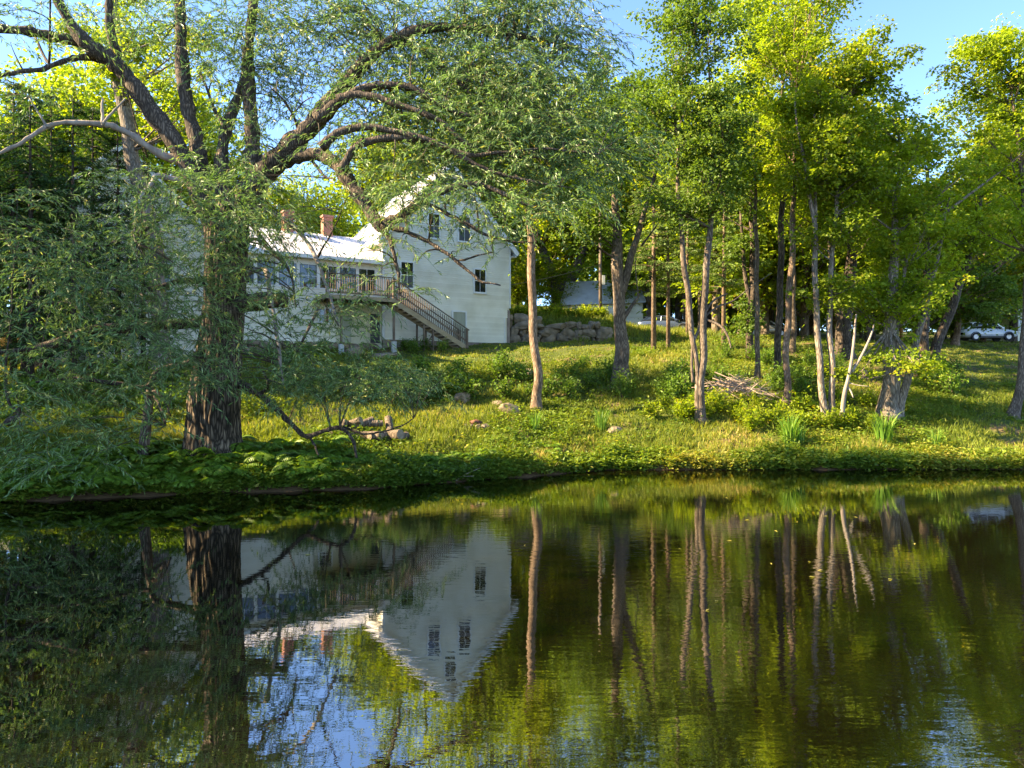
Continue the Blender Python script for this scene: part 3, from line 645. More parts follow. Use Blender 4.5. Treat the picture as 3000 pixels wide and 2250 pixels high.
# ------------------------------------------------------------------ trees: builders
def wob(pts, amp):
    pts = np.array(pts, float); n = len(pts)
    if n > 2: pts[1:-1] += rng.normal(scale=amp, size=(n - 2, 3))
    return pts
def px_line(lst, d0, d1=None, m=5):
    """photo polyline [(px, py, width px)] -> smooth world points and radii, distance running from d0 to d1"""
    d1 = d0 if d1 is None else d1; n = len(lst); rows = []
    for i, (px, py, w) in enumerate(lst):
        d = d0 + (d1 - d0) * i / max(1, n - 1); rows.append([*P(px, py, d), w / F * d / 2])
    s = spline(rows, m); return s[:, :3], np.maximum(s[:, 3], 0.004)
def bezier(a, c, b, n=6):
    t = np.linspace(0, 1, n)[:, None]; return a * (1 - t) ** 2 + 2 * c * t * (1 - t) + b * t * t

LEAF_SCALE = 1.0
class Crown:
    def __init__(s): s.A = []; s.C = []; s.D = []; s.Nn = []; s.L = []; s.W = []; s.tw = MB()
    def add(s, C, D, Nn, L, W, A=None): s.A.append(rng.random(len(C)) if A is None else A); s.C.append(C); s.D.append(D); s.Nn.append(Nn); s.L.append(L); s.W.append(W)
    def mesh(s, name, mat, org=(0, 0, 0)):
        C = np.concatenate(s.C) - np.asarray(org); V, Q = leaf_arrays(C, np.concatenate(s.D), np.concatenate(s.Nn), np.concatenate(s.L), np.concatenate(s.W))
        return mesh_np(name, V, Q, mats=[mat], attr=np.concatenate(s.A))

def sprays(cr, centers, nleaf, sig, sigz, L, tilt=0.55, droop=0.25, W=0.75):
    """clusters of leaves lying in flattish layers"""
    n = len(centers); k = nleaf
    off = rng.normal(size=(n, k, 3)) * np.array([sig, sig, sigz])
    # every spray has its own gentle slope
    sl = rng.normal(scale=0.35, size=(n, 1, 2)); off[..., 2] += (off[..., :2] * sl).sum(-1) - 0.25 * (off[..., 0] ** 2 + off[..., 1] ** 2) / max(sig, .1)
    C = (centers[:, None, :] + off).reshape(-1, 3)
    D = off.reshape(-1, 3) * np.array([1, 1, 0.3]) + rng.normal(scale=sig * 0.6, size=(n * k, 3)); D = nrm(D); D[:, 2] -= droop
    Nn = nrm(np.array([0, 0, 1.0]) + rng.normal(scale=tilt, size=(n * k, 3)))
    Ls = L * rng.uniform(0.55, 1.35, n * k)
    cr.add(C, D, Nn, Ls, Ls * W, np.clip(np.repeat(rng.normal(.5, .2, n), k) + rng.normal(scale=.17, size=n * k), 0, 1))

def domes(cr, centers, nleaf, R, L, W=0.8):
    """leaf clumps: leaves lie like shingles on the upper side of small flattened domes"""
    n = len(centers); k = nleaf; rr = R * rng.uniform(0.55, 1.35, (n, 1, 1))
    u = nrm(rng.normal(size=(n, k, 3))); u[..., 2] = np.abs(u[..., 2]) * np.where(rng.random((n, k)) < .82, 1, -.5); u = nrm(u)
    sq = np.array([1.0, 1.0, 0.62]); tl = rng.normal(scale=.22, size=(n, 1, 2))
    off = u * rr * rng.uniform(.62, 1.08, (n, k, 1)) * sq; off[..., 2] += (off[..., :2] * tl).sum(-1)
    C = (centers[:, None, :] + off).reshape(-1, 3); uf = u.reshape(-1, 3)
    Nn = nrm(uf * .75 + np.array([0, 0, .55]) + rng.normal(scale=.38, size=(n * k, 3)))
    D = nrm(uf * np.array([1, 1, .2]) + rng.normal(scale=.5, size=(n * k, 3))); D[:, 2] -= .3
    Ls = L * rng.uniform(.55, 1.35, n * k)
    cr.add(C, D, Nn, Ls, Ls * W, np.clip(np.repeat(rng.normal(.5, .2, n), k) + rng.normal(scale=.17, size=n * k), 0, 1))

def crown_ellipsoid(cr, trunk, trad, c, r, nmain, ncl, nleaf, L, lowfrac=0.35, sig=0.36, bmb=None, flat=0.11):
    """main limbs reach into an ellipsoid, leaf sprays hang on each; trunk = world points"""
    c = np.asarray(c, float); r = np.asarray(r, float)
    u = nrm(rng.normal(size=(nmain, 3))); rad = rng.uniform(0.25, 1.0, (nmain, 1)) ** 0.5; mains = c + u * rad * r * 0.92
    zt = trunk[:, 2]; z0 = zt[0] + lowfrac * (zt[-1] - zt[0])
    cen = []
    for m in mains:
        hd = np.min(np.hypot(trunk[:, 0] - m[0], trunk[:, 1] - m[1])); za = np.clip(m[2] - 0.8 * hd, z0, zt[-1]); i = int(np.argmin(np.abs(zt - za)))
        a = trunk[i]; ra = trad[i]
        mid = (a + m) / 2 + np.array([0, 0, -0.10 * np.linalg.norm(m - a)]) + rng.normal(scale=0.15, size=3)
        pts = bezier(a, mid, m, 7)
        if bmb is not None: bmb.tube(pts, np.linspace(min(ra * 0.55, 0.03 + 0.012 * np.linalg.norm(m - a)), 0.012, 7), 5, False)
        cs = m + rng.normal(size=(ncl, 3)) * np.array([0.85, 0.85, 0.5]) * max(0.6, r.min() * 0.25)
        cs[0] = m
        tt = rng.uniform(0.45, 0.95, ncl // 3); cs[1:1 + len(tt)] = pts[(tt * 6).astype(int)] + rng.normal(scale=0.35, size=(len(tt), 3))
        if bmb is not None:
            for q in cs[::2]: bmb.tube(bezier(pts[4], (pts[5] + q) / 2, q, 4), np.linspace(0.014, 0.004, 4), 3, False)
        cen.append(cs)
    cen = np.concatenate(cen); h_ = rng.random(len(cen)) < .78
    domes(cr, cen[h_], nleaf, sig * 1.45, L * LEAF_SCALE)
    if (~h_).any(): sprays(cr, cen[~h_], max(4, nleaf // 2), sig, flat, L * LEAF_SCALE)

def tree(name, label, base, stems, crowns, bark, leafm, L=0.17, d1=None, group=None, extra=None, cat='tree', nleaf=58, W=0.8):
    """stems: photo polylines from the root up (first one carries the crown); crowns: (px, py, rx px, ry px, mains, clusters[, depth offset])"""
    b = gnd(*base); d = b[1]; root = thing(name, label, cat, tuple(b), group=group); tm = MB(); cr = Crown()
    trs = []
    for st in stems:
        st = list(st); pts, rad = px_line(st, d, d if d1 is None else d + d1)
        if abs(st[0][1] - base[1]) < 40:
            pts[0, 2] = min(pts[0, 2], gz(pts[0, 0], pts[0, 1])) - 0.25; h = pts[:, 2] - b[2]; rad = rad * (1 + 0.35 * np.exp(-np.clip(h, 0, None) * 3.0))
        pts = pts + np.stack([0.03 * np.sin(pts[:, 2] * 2.1 + d), 0.05 * np.sin(pts[:, 2] * 1.3), 0 * pts[:, 2]], -1)
        tm.tube(pts - b, rad, 10, True); trs.append((pts, rad))
    trunk, trad = trs[0]; bm = MB()
    for cw in crowns:
        px, py, rx, ry, nm, nc = cw[:6]; dd = d + (cw[6] if len(cw) > 6 else 0); s = dd / F
        kk = int(np.argmin([np.min(np.hypot(t[0][:, 0] - (px - 1500) / F * dd, t[0][:, 2] - P(px, py, dd)[2])) for t in trs]))
        crown_ellipsoid(cr, trs[kk][0], trs[kk][1], P(px, py, dd), (rx * s * 1.15, min(rx * s * 1.15, 3.8), ry * s), int(nm * 1.4 + 1), nc, nleaf, L, bmb=bm)
    for e in (extra or []): 
        pts, rad = px_line(e, d, d + rng.uniform(-.8, .8)); tm.tube(pts - b, rad, 6, True)
    put('trunk', tm.mesh('trunk', bark, True), root)
    if bm.V:
        for t_, r_ in trs: bm.tube(t_, r_ * .5, 4, False)
        bm.V = [v - b for v in bm.V]; tag(put('branches', bm.mesh('branches', bark, True), root), kind='stuff')
    if cr.C:
        cm = cr.mesh('crown', leafm, b); put('crown', cm, root)
    return root

# ------------------------------------------------------------------ the old willow
WD = 22.0
wb = gnd(630, 1335); WD = wb[1]
willow = thing('willow_tree', 'huge old willow with furrowed trunk, arching limbs and narrow grey green leaves', 'tree', tuple(wb))
def wridge(R, ang):
    n, k = R.shape; h = np.arange(n)[:, None] * 0.05
    a = ang[None, :]
    w = np.sin(17 * a + 1.6 * np.sin(h * 1.9 + 3 * np.sin(a * 2)) + h * 0.4) + 0.7 * np.sin(29 * a - 1.3 * np.sin(h * 2.7 + a * 3) - h * 0.6) + 0.5 * np.sin(7 * a + h * 0.35)
    w += 0.45 * np.sin(h * 9 + 6 * np.sin(5 * a)); return R * (1 + 0.030 * w + 0.05 * np.sin(3 * a + 0.5))
tp, tr = px_line([(632, 1352, 200), (630, 1310, 165), (628, 1250, 148), (632, 1170, 140), (640, 1080, 128), (652, 980, 118), (660, 880, 112), (664, 780, 114), (668, 690, 118), (672, 610, 96), (680, 560, 70)], WD, WD, 16)
tp[:12, 2] = np.minimum(tp[:12, 2], tp[:12, 2]); tp[0, 2] = min(tp[0, 2], gz(tp[0, 0], tp[0, 1]) - 0.4)
V, Q, T = tube(tp, tr, 132, True, wridge)
put('trunk', mesh_np('trunk', V - wb, Q, T, [M['willow_bark']], smooth=True), willow)
LIMBS = [  # (photo polyline, distance drift)
 ([(690, 640, 70), (735, 540, 52), (744, 430, 46), (735, 300, 40), (728, 180, 34), (738, 60, 28), (745, -80, 22), (735, -220, 12)], 0.6),
 ([(700, 620, 80), (765, 525, 74), (830, 455, 62), (900, 385, 58), (965, 315, 50), (1030, 235, 42), (1100, 165, 36), (1190, 108, 30), (1300, 85, 24), (1420, 92, 18), (1540, 110, 12), (1640, 130, 6)], -1.5),
 ([(800, 480, 56), (870, 455, 44), (935, 450, 40), (985, 480, 42), (1035, 545, 42), (1075, 605, 38), (1105, 648, 36), (1125, 668, 30)], -2.6),
 ([(1110, 655, 30), (1170, 638, 26), (1230, 595, 24), (1310, 560, 20), (1400, 545, 16), (1500, 590, 12), (1600, 620, 7)], -3.2),
 ([(1120, 662, 22), (1180, 672, 15), (1250, 705, 12), (1310, 745, 11), (1365, 795, 9), (1400, 826, 7), (1452, 838, 4)], -3.6),
 ([(1118, 665, 18), (1145, 705, 15), (1155, 750, 11), (1168, 805, 8), (1172, 850, 4)], -3.0),
 ([(1310, 745, 8), (1345, 765, 6), (1390, 752, 5), (1445, 738, 3)], -3.6),
 ([(1240, 590, 14), (1310, 622, 12), (1370, 655, 11), (1430, 695, 9), (1500, 712, 7), (1570, 715, 4)], -3.4),
 ([(930, 350, 36), (990, 300, 30), (1060, 262, 26), (1140, 252, 24), (1220, 272, 20), (1290, 318, 16), (1370, 350, 12), (1480, 345, 9), (1600, 360, 5)], -2.4),
 ([(985, 290, 28), (1050, 278, 24), (1130, 290, 22), (1220, 320, 18), (1300, 352, 15), (1380, 420, 11), (1480, 450, 8), (1600, 455, 5)], -3.0),
 ([(940, 430, 30), (1000, 385, 24), (1080, 370, 20), (1180, 385, 18), (1280, 415, 16), (1380, 450, 13), (1480, 440, 10), (1600, 430, 7), (1760, 450, 4)], -3.4),
 ([(1000, 500, 28), (1040, 430, 24), (1110, 405, 22), (1220, 405, 20), (1310, 430, 17), (1400, 480, 13), (1500, 510, 9), (1640, 540, 5)], -3.4),
 ([(1130, 130, 22), (1190, 130, 16), (1260, 175, 13), (1320, 215, 11), (1400, 290, 8), (1480, 310, 5)], -2.0),
 ([(655, 720, 74), (600, 600, 60), (530, 440, 52), (455, 335, 48), (385, 235, 46), (320, 170, 44), (262, 130, 42), (215, 70, 30), (165, -30, 22), (130, -150, 12)], -1.2),
 ([(300, 160, 34), (230, 120, 30), (150, 104, 30), (70, 92, 28), (-40, 88, 24), (-180, 60, 14)], -2.0),
 ([(330, 185, 30), (270, 168, 22), (200, 172, 16), (130, 200, 14), (60, 212, 12), (-20, 226, 9)], -2.2),
 ([(355, 205, 30), (330, 120, 26), (318, 40, 22), (312, -80, 16), (300, -200, 8)], -0.6),
 ([(645, 700, 66), (600, 580, 50), (578, 440, 44), (550, 320, 40), (528, 200, 36), (520, 90, 32), (522, -40, 26), (515, -180, 14)], 0.9),
 ([(655, 640, 50), (650, 470, 38), (665, 370, 34), (695, 280, 28), (715, 190, 20), (728, 120, 12)], 1.2),
 ([(660, 380, 14), (620, 300, 9), (600, 240, 8), (585, 200, 5)], 1.5),
 ([(560, 480, 26), (470, 455, 24), (400, 408, 22), (340, 376, 19), (290, 365, 17), (210, 358, 14), (140, 372, 13), (70, 415, 11), (-10, 458, 9)], -2.2),
 ([(300, 366, 10), (295, 320, 8), (288, 285, 5)], -2.3), ([(300, 366, 9), (325, 330, 7), (362, 292, 4)], -2.3), ([(140, 372, 9), (120, 340, 6), (95, 290, 4)], -2.6),
 ([(610, 560, 20), (480, 520, 16), (440, 545, 13), (400, 620, 10), (392, 680, 8), (398, 722, 4)], -2.4),
 ([(650, 940, 34), (560, 948, 30), (460, 955, 30), (380, 962, 30), (290, 962, 28), (215, 985, 26), (140, 1015, 24), (60, 1030, 16), (-30, 1034, 10)], -2.4),
 ([(640, 1000, 26), (560, 1060, 22), (470, 1090, 18), (430, 1140, 15), (330, 1130, 12), (220, 1120, 10), (110, 1128, 7)], -2.0),
 ([(430, 1140, 12), (460, 1170, 9), (485, 1220, 6), (492, 1250, 4)], -2.0),
 ([(690, 1115, 26), (740, 1140, 20), (790, 1180, 17), (830, 1215, 16), (870, 1255, 15), (900, 1278, 14), (960, 1255, 13), (1005, 1250, 12), (1040, 1285, 10), (1047, 1335, 8)], -0.9),
 ([(900, 1278, 9), (918, 1305, 7), (930, 1335, 5)], -0.9), ([(760, 1155, 10), (785, 1130, 9), (770, 1090, 7)], -0.8),
 ([(1005, 1250, 8), (1060, 1270, 7), (1120, 1262, 6), (1180, 1245, 4), (1210, 1228, 3)], -0.9),
 ([(735, 610, 16), (800, 620, 13), (870, 672, 12), (925, 760, 11), (945, 820, 9), (975, 905, 8), (985, 950, 4)], -2.6),
 ([(925, 760, 8), (955, 720, 6), (990, 660, 5), (1020, 590, 3)], -2.6),
 ([(720, 800, 16), (780, 790, 14), (790, 860, 12), (808, 960, 10), (822, 1050, 9), (830, 1120, 5)], -2.2),
 ([(700, 760, 14), (740, 700, 10), (800, 740, 10), (850, 800, 8), (870, 900, 5)], -1.8),
 ([(935, 900, 9), (905, 960, 8), (870, 1030, 5)], -2.2),
 ([(900, 445, 10), (935, 495, 9), (955, 520, 7), (985, 525, 4)], -2.4),
 ([(880, 390, 9), (860, 330, 7), (830, 290, 5), (800, 260, 3)], -1.2), ([(850, 340, 5), (890, 300, 4), (915, 285, 3)], -1.4),
 ([(660, 900, 30), (700, 930, 22), (770, 940, 16), (830, 935, 30)], -1.0) if False else ([(670, 880, 60), (730, 890, 52), (790, 884, 46), (838, 880, 40)], -0.4),
 ([(430, 460, 5), (380, 300, 4), (360, 200, 3)], -1.0), ([(100, 100, 10), (145, 180, 8), (150, 60, 6), (152, -40, 5)], -2.4),
 ([(20, 1240, 22), (60, 1215, 12), (30, 1180, 9), (20, 1050, 7), (30, 900, 5), (40, 760, 3)], -2.6),
 ([(700, 590, 18), (620, 640, 14), (520, 620, 12), (430, 680, 10), (330, 720, 8), (200, 760, 5)], -2.6),
 ([(640, 830, 22), (540, 820, 16), (430, 850, 14), (300, 850, 10), (160, 890, 6)], -2.6),
]
lpts = []
for li, (pl, dr) in enumerate(LIMBS):
    d0 = WD if li not in (3, 4, 5, 6, 7, 8, 9, 10, 11) else WD + dr * 0.8
    if pl[0][0] < 60: d0 = WD + dr
    if (li == 21 or li == 22 or li == 23): d0 = WD + dr
    p_, r_ = px_line(pl, d0, WD + dr, 5)
    n_ = len(p_); p_ = p_ + np.cumsum(rng.normal(scale=0.011, size=(n_, 3)), 0); r_ = r_ * (1 + .13 * rng.normal(size=n_).clip(-1.4, 1.8))
    m = MB(); m.tube(p_ - wb, r_, 9 if pl[0][2] > 20 else 6, True)
    put('limb', m.mesh('limb', M['limb_bark'] if li not in (20, 21, 22, 23, 24, 32, 34) else M['dead_wood'], True), willow)
    lpts.append(np.concatenate([p_, r_[:, None]], 1))
LP = np.concatenate(lpts)
# leafy masses: (px, py, rx px, ry px, distance, number of twigs)
BLOBS = [
 (90, 690, 170, 130, 20.4, 210), (330, 760, 190, 120, 19.8, 240), (130, 860, 170, 120, 19.6, 190), (400, 880, 180, 90, 19.4, 170),
 (200, 1010, 190, 100, 19.2, 190), (420, 1050, 190, 90, 19.0, 190), (120, 1150, 150, 110, 18.9, 150), (330, 1190, 190, 100, 18.9, 170), (200, 1320, 150, 80, 18.6, 90), (60, 1300, 80, 80, 18.8, 50),
 (560, 1075, 130, 70, 19.6, 150), (560, 960, 150, 90, 19.8, 150), (560, 830, 110, 90, 19.9, 110), (540, 690, 170, 100, 19.9, 190), (610, 560, 190, 90, 20.0, 190), (450, 600, 130, 110, 20.2, 150),
 (720, 720, 100, 110, 20.2, 110), (800, 620, 110, 100, 20.2, 90), (830, 800, 120, 100, 20.0, 70), (760, 930, 110, 90, 19.8, 70), (900, 900, 120, 110, 19.9, 80), (1010, 930, 90, 80, 20.0, 70), (1060, 830, 80, 50, 20.0, 40), (830, 1060, 120, 80, 20.2, 60),
 (900, 1130, 110, 60, 21.0, 110), (1040, 1110, 150, 60, 21.6, 170), (1190, 1130, 110, 50, 22.0, 80),
 (740, 470, 90, 100, 20.6, 70), (740, 210, 110, 170, 21.4, 180), (660, 60, 130, 110, 21.8, 120), (880, 90, 150, 120, 21.2, 170), (860, 250, 100, 80, 21.2, 60), (540, 120, 110, 120, 22.4, 70), (430, 60, 110, 100, 22.0, 60), (300, 60, 120, 100, 21.0, 60), (110, 50, 130, 80, 20.6, 80), (60, 250, 80, 60, 20.4, 30),
 (1050, 90, 150, 110, 20.8, 190), (1220, 70, 160, 90, 20.6, 190), (1380, 100, 160, 110, 20.2, 230), (1520, 130, 150, 130, 20.0, 210), (1180, 210, 160, 70, 20.2, 150), (1340, 240, 170, 90, 19.8, 230), (1500, 270, 160, 110, 19.4, 250), (1620, 330, 130, 130, 19.2, 190),
 (1080, 320, 130, 60, 20.0, 90), (1230, 350, 150, 60, 19.6, 170), (1390, 390, 170, 80, 19.2, 240), (1540, 430, 160, 90, 18.9, 230), (1690, 470, 130, 100, 18.8, 150), (1800, 400, 90, 80, 19.0, 60),
 (1070, 440, 120, 60, 19.6, 110), (1180, 480, 120, 60, 19.2, 130), (1320, 490, 150, 60, 19.0, 190), (1470, 540, 150, 70, 18.8, 190), (1620, 570, 120, 60, 18.7, 110), (1100, 560, 90, 60, 19.4, 60), (1230, 570, 100, 45, 19.0, 110), (1370, 590, 120, 50, 18.8, 110), (1500, 640, 110, 45, 18.8, 80),
 (1600, 60, 130, 80, 19.8, 150), (1690, 180, 100, 100, 19.4, 110), (1450, 20, 150, 60, 20.2, 130), (960, 20, 150, 60, 21.0, 110), (1180, 640, 50, 40, 18.9, 30), (1290, 650, 90, 30, 18.8, 22), (1420, 690, 80, 30, 18.7, 24), (1175, 770, 45, 60, 19.0, 34), (1215, 850, 50, 25, 18.9, 14), (1100, 700, 50, 50, 19.2, 26), (1460, 740, 40, 25, 18.6, 8), (1330, 730, 60, 25, 18.6, 8),
]
wc = Crown(); tw = MB()
for (px, py, rx, ry, d, nt_) in BLOBS:
    nt_ = max(3, int(nt_ * (0.36 if py > 535 and px > 1040 and py < 900 else 0.6 if py > 455 and 1040 < px < 1480 and py < 900 else 1.1 if py < 430 and px > 420 else 0.9 if py < 640 and px > 640 else 0.44 if py > 950 and px < 700 else 0.56))); d = d + (1.7 if py < 560 and px > 420 else 0.0); c = P(px, py, d); s = d / F
    u = rng.normal(size=(nt_, 3)); u = u / np.maximum(1, np.linalg.norm(u, axis=1, keepdims=True) / 1.45)
    A = c + u * np.array([rx * s * 0.75, 0.9, ry * s * 0.75])
    # boughs that carry the twigs, each hooked to the nearest limb
    nb = max(2, nt_ // 14)
    for q in A[:nb]:
        i = int(np.argmin(((LP[:, :3] - q) ** 2).sum(1) + (LP[:, 3] > 0.5) * 4)); a = LP[i, :3]
        tw.tube(bezier(a, (a + q) / 2 + np.array([0, 0, 0.25]) + rng.normal(scale=0.12, size=3), q, 7) - wb, np.linspace(min(0.03, LP[i, 3] * 0.6 + 0.004), 0.007, 7), 4, False)
    az = rng.uniform(0, 2 * math.pi, nt_); ln = rng.uniform(0.6, 1.5, nt_)
    D0 = nrm(np.stack([np.cos(az), np.sin(az) * 0.8, rng.uniform(-0.35, 0.5, nt_)], -1))
    nl = 22; t = (np.arange(nl) + 0.5) / nl
    pos = A[:, None, :] + D0[:, None, :] * (ln[:, None] * t)[:, :, None]; pos[..., 2] -= (ln[:, None] ** 2 * t[None] ** 2) * 0.42
    tan = D0[:, None, :] * np.ones((1, nl, 1)); tan = tan.copy(); tan[..., 2] -= 0.84 * ln[:, None] * t[None]
    tan = nrm(tan); sd = nrm(rng.normal(size=(nt_, nl, 3))); LD = nrm(tan * 0.9 + sd * 0.6); LD[..., 2] -= 0.28
    Lf = rng.uniform(0.10, 0.21, (nt_, nl)); C = (pos + rng.normal(scale=0.012, size=pos.shape)).reshape(-1, 3)
    wc.add(C, LD.reshape(-1, 3), nrm(rng.normal(size=(nt_ * nl, 3)) + np.array([0, 0, 0.8])), Lf.ravel(), (Lf * rng.uniform(0.15, 0.24, Lf.shape)).ravel())
    for k in range(nt_):
        pk = np.concatenate([A[k:k + 1], pos[k, [8, 15, 21]]]) - wb; tw.tube(pk, [0.006, 0.005, 0.004, 0.002], 3, False)
tag(put('twigs', tw.mesh('twigs', M['twig'], False), willow), kind='stuff')
put('crown', wc.mesh('crown', M['willow_leaf'], wb), willow)

# ------------------------------------------------------------------ the trees of the right bank (each placed by its root)
T_ = tree
tree('ash_tree', 'slender curving single trunk between the stone wall and the sunny bank', (1572, 1202),
     [[(1574, 1202, 32), (1573, 1160, 27), (1576, 1105, 26), (1568, 1030, 25), (1563, 965, 25), (1559, 890, 24), (1558, 820, 24), (1557, 740, 23), (1552, 650, 20), (1548, 540, 16), (1555, 430, 11), (1550, 330, 6)]],
     [(1590, 470, 120, 130, 8, 8), (1610, 620, 70, 60, 3, 6)], M['tan_bark'], M['maple_leaf'], 0.15)
tree('scarred_tree', 'thick dark forked trunk with a rotten scar and broken snag', (1820, 1116),
     [[(1822, 1118, 52), (1818, 1070, 44), (1822, 1020, 42), (1818, 950, 36), (1812, 870, 35), (1810, 800, 36), (1808, 730, 32), (1806, 640, 24), (1800, 540, 18), (1795, 420, 13), (1790, 300, 7)],
      [(1818, 860, 26), (1838, 800, 24), (1852, 740, 20), (1870, 680, 17), (1892, 610, 14), (1905, 560, 11), (1925, 470, 8), (1930, 380, 5)]],
     [(1790, 430, 130, 190, 13, 8), (1880, 380, 90, 170, 9, 7), (1760, 640, 110, 60, 6, 7), (1800, 210, 90, 110, 5, 6)], M['grey_bark'], M['dark_leaf'], 0.15,
     extra=[[(1828, 930, 15), (1845, 905, 11), (1862, 880, 8), (1874, 866, 4)], [(1870, 870, 5), (1866, 830, 4), (1862, 780, 3), (1864, 720, 2)], [(1815, 1035, 22), (1822, 985, 16), (1830, 940, 10)], [(1880, 720, 7), (1910, 680, 5), (1935, 645, 3)]])
tree('twin_maple', 'pair of grey stems crossing low down beside the brush pile', (2050, 1240),
     [[(2052, 1242, 30), (2055, 1180, 24), (2052, 1110, 22), (2060, 1040, 22), (2062, 960, 23), (2062, 880, 22), (2068, 800, 20), (2076, 720, 19), (2082, 630, 16), (2084, 540, 14), (2085, 430, 11), (2080, 300, 8), (2075, 150, 5)],
      [(2044, 1236, 18), (2046, 1170, 18), (2040, 1080, 14), (2032, 1010, 16), (2024, 930, 17), (2015, 860, 17), (2005, 790, 17), (2000, 720, 15), (1992, 620, 13), (1985, 480, 10), (1980, 340, 7), (1975, 200, 4)],
      [(2030, 1120, 10), (2024, 1070, 8), (2030, 1010, 9), (2048, 970, 9), (2066, 920, 7), (2090, 880, 6), (2130, 860, 4)]],
     [(2010, 150, 150, 150, 12, 8), (1960, 380, 130, 150, 12, 8), (2090, 360, 120, 170, 12, 8), (2060, 560, 140, 90, 9, 7), (1990, 20, 110, 90, 5, 7)], M['grey_bark'], M['dark_leaf'], 0.14,
     extra=[[(2066, 935, 8), (2110, 955, 8), (2132, 985, 7), (2142, 1020, 4)], [(2062, 930, 6), (2100, 900, 5), (2150, 880, 4), (2200, 840, 3), (2260, 800, 2)], [(2060, 945, 5), (2062, 880, 4), (2050, 850, 3)]])
tree('thin_ash', 'thin straight grey trunk just behind the brush pile', (2217, 1112),
     [[(2217, 1112, 16), (2218, 1050, 14), (2220, 960, 14), (2216, 860, 12), (2218, 760, 12), (2214, 640, 10), (2212, 520, 8), (2215, 400, 5)]],
     [(2200, 500, 110, 150, 8, 7)], M['grey_bark'], M['maple_leaf'], 0.16)
tree('ivy_trunk_tree', 'dark trunk wrapped in hanging vine behind the thin grey trunk', (2196, 1048),
     [[(2197, 1050, 24), (2196, 980, 21), (2200, 900, 21), (2205, 820, 19), (2204, 700, 17), (2200, 580, 13), (2200, 420, 8)], [(2196, 900, 14), (2186, 830, 12), (2178, 740, 10), (2170, 620, 7)]],
     [(2150, 520, 130, 150, 9, 7), (2195, 950, 14, 60, 3, 5), (2185, 740, 60, 60, 3, 5)], M['limb_bark'], M['dark_leaf'], 0.17)
tree('tall_oak', 'straight dark brown trunk left of its slim tan neighbour', (2276, 1100),
     [[(2274, 1102, 25), (2278, 1040, 20), (2282, 960, 20), (2284, 870, 19), (2288, 760, 18), (2290, 640, 17), (2292, 520, 14), (2290, 380, 10), (2292, 200, 6)], [(2290, 600, 10), (2310, 540, 8), (2325, 440, 6)]],
     [(2270, 230, 150, 180, 15, 8), (2280, 480, 140, 110, 9, 7), (2250, 40, 130, 110, 8, 8), (2270, -120, 130, 120, 8, 7)], M['limb_bark'], M['maple_leaf'], 0.17)
tree('slim_tan_tree', 'slim tan trunk with a swept foot on the sunny bank', (2300, 1188),
     [[(2298, 1192, 26), (2306, 1150, 21), (2304, 1100, 19), (2303, 1040, 19), (2308, 960, 18), (2312, 870, 19), (2318, 780, 18), (2322, 690, 16), (2326, 560, 13), (2330, 420, 9), (2335, 260, 5)]],
     [(2350, 200, 140, 170, 13, 8), (2340, 430, 120, 120, 9, 7), (2360, 20, 120, 100, 8, 8)], M['tan_bark'], M['maple_leaf'], 0.15)
tree('young_beech', 'thin pale trunk at the crest between the leaning pair', (2324, 1032),
     [[(2323, 1034, 17), (2326, 960, 15), (2324, 880, 12), (2326, 780, 11), (2325, 650, 9), (2330, 500, 5)]], [(2335, 560, 110, 140, 8, 7)], M['grey_bark'], M['maple_leaf'], 0.18)
tree('pale_double_maple', 'pale double stem maple rising out of the sword leaf clump', (2432, 1240),
     [[(2424, 1236, 26), (2412, 1170, 20), (2402, 1100, 18), (2398, 1010, 18), (2396, 930, 17), (2388, 850, 17), (2386, 790, 16), (2390, 700, 14), (2378, 600, 12), (2360, 500, 10), (2340, 400, 7), (2330, 280, 4)],
      [(2440, 1246, 22), (2438, 1160, 18), (2436, 1080, 17), (2432, 990, 17), (2434, 900, 15), (2432, 820, 14), (2440, 720, 13), (2452, 600, 11), (2462, 480, 9), (2466, 340, 6), (2470, 220, 4)],
      [(2390, 640, 9), (2392, 540, 9), (2396, 440, 7), (2388, 330, 4)]],
     [(2460, 330, 130, 150, 13, 8), (2400, 480, 120, 110, 8, 8), (2480, 520, 120, 100, 8, 8), (2530, 200, 90, 90, 6, 8), (2430, 660, 110, 60, 5, 7), (2440, 850, 60, 40, 3, 5)], M['pale_bark'], M['maple_leaf'], 0.15)
tree('leaning_snag', 'leaning dead stem with bare forked twigs beside the pale double maple', (2464, 1258),
     [[(2463, 1262, 14), (2468, 1210, 13), (2476, 1150, 12), (2484, 1110, 10), (2494, 1040, 8), (2505, 980, 7), (2512, 920, 4)]], [], M['dead_wood'], M['maple_leaf'],
     extra=[[(2480, 1130, 7), (2492, 1145, 5), (2500, 1165, 3)], [(2496, 1090, 8), (2520, 1050, 8), (2540, 1010, 7), (2556, 970, 5), (2560, 950, 3)], [(2482, 1120, 4), (2510, 1128, 3), (2545, 1132, 2)]])
tree('old_maple', 'massive dark trunk standing behind the pale double maple', (2470, 1052),
     [[(2472, 1055, 56), (2472, 1000, 44), (2474, 940, 42), (2482, 870, 38), (2490, 800, 34), (2500, 700, 28), (2505, 580, 22), (2510, 440, 15), (2515, 300, 8)], [(2470, 960, 22), (2452, 900, 20), (2440, 800, 17), (2430, 680, 13), (2420, 520, 8)]],
     [(2560, 420, 190, 190, 14, 8), (2420, 480, 170, 180, 12, 8), (2520, 640, 170, 80, 8, 8)], M['limb_bark'], M['maple_leaf'], 0.2)
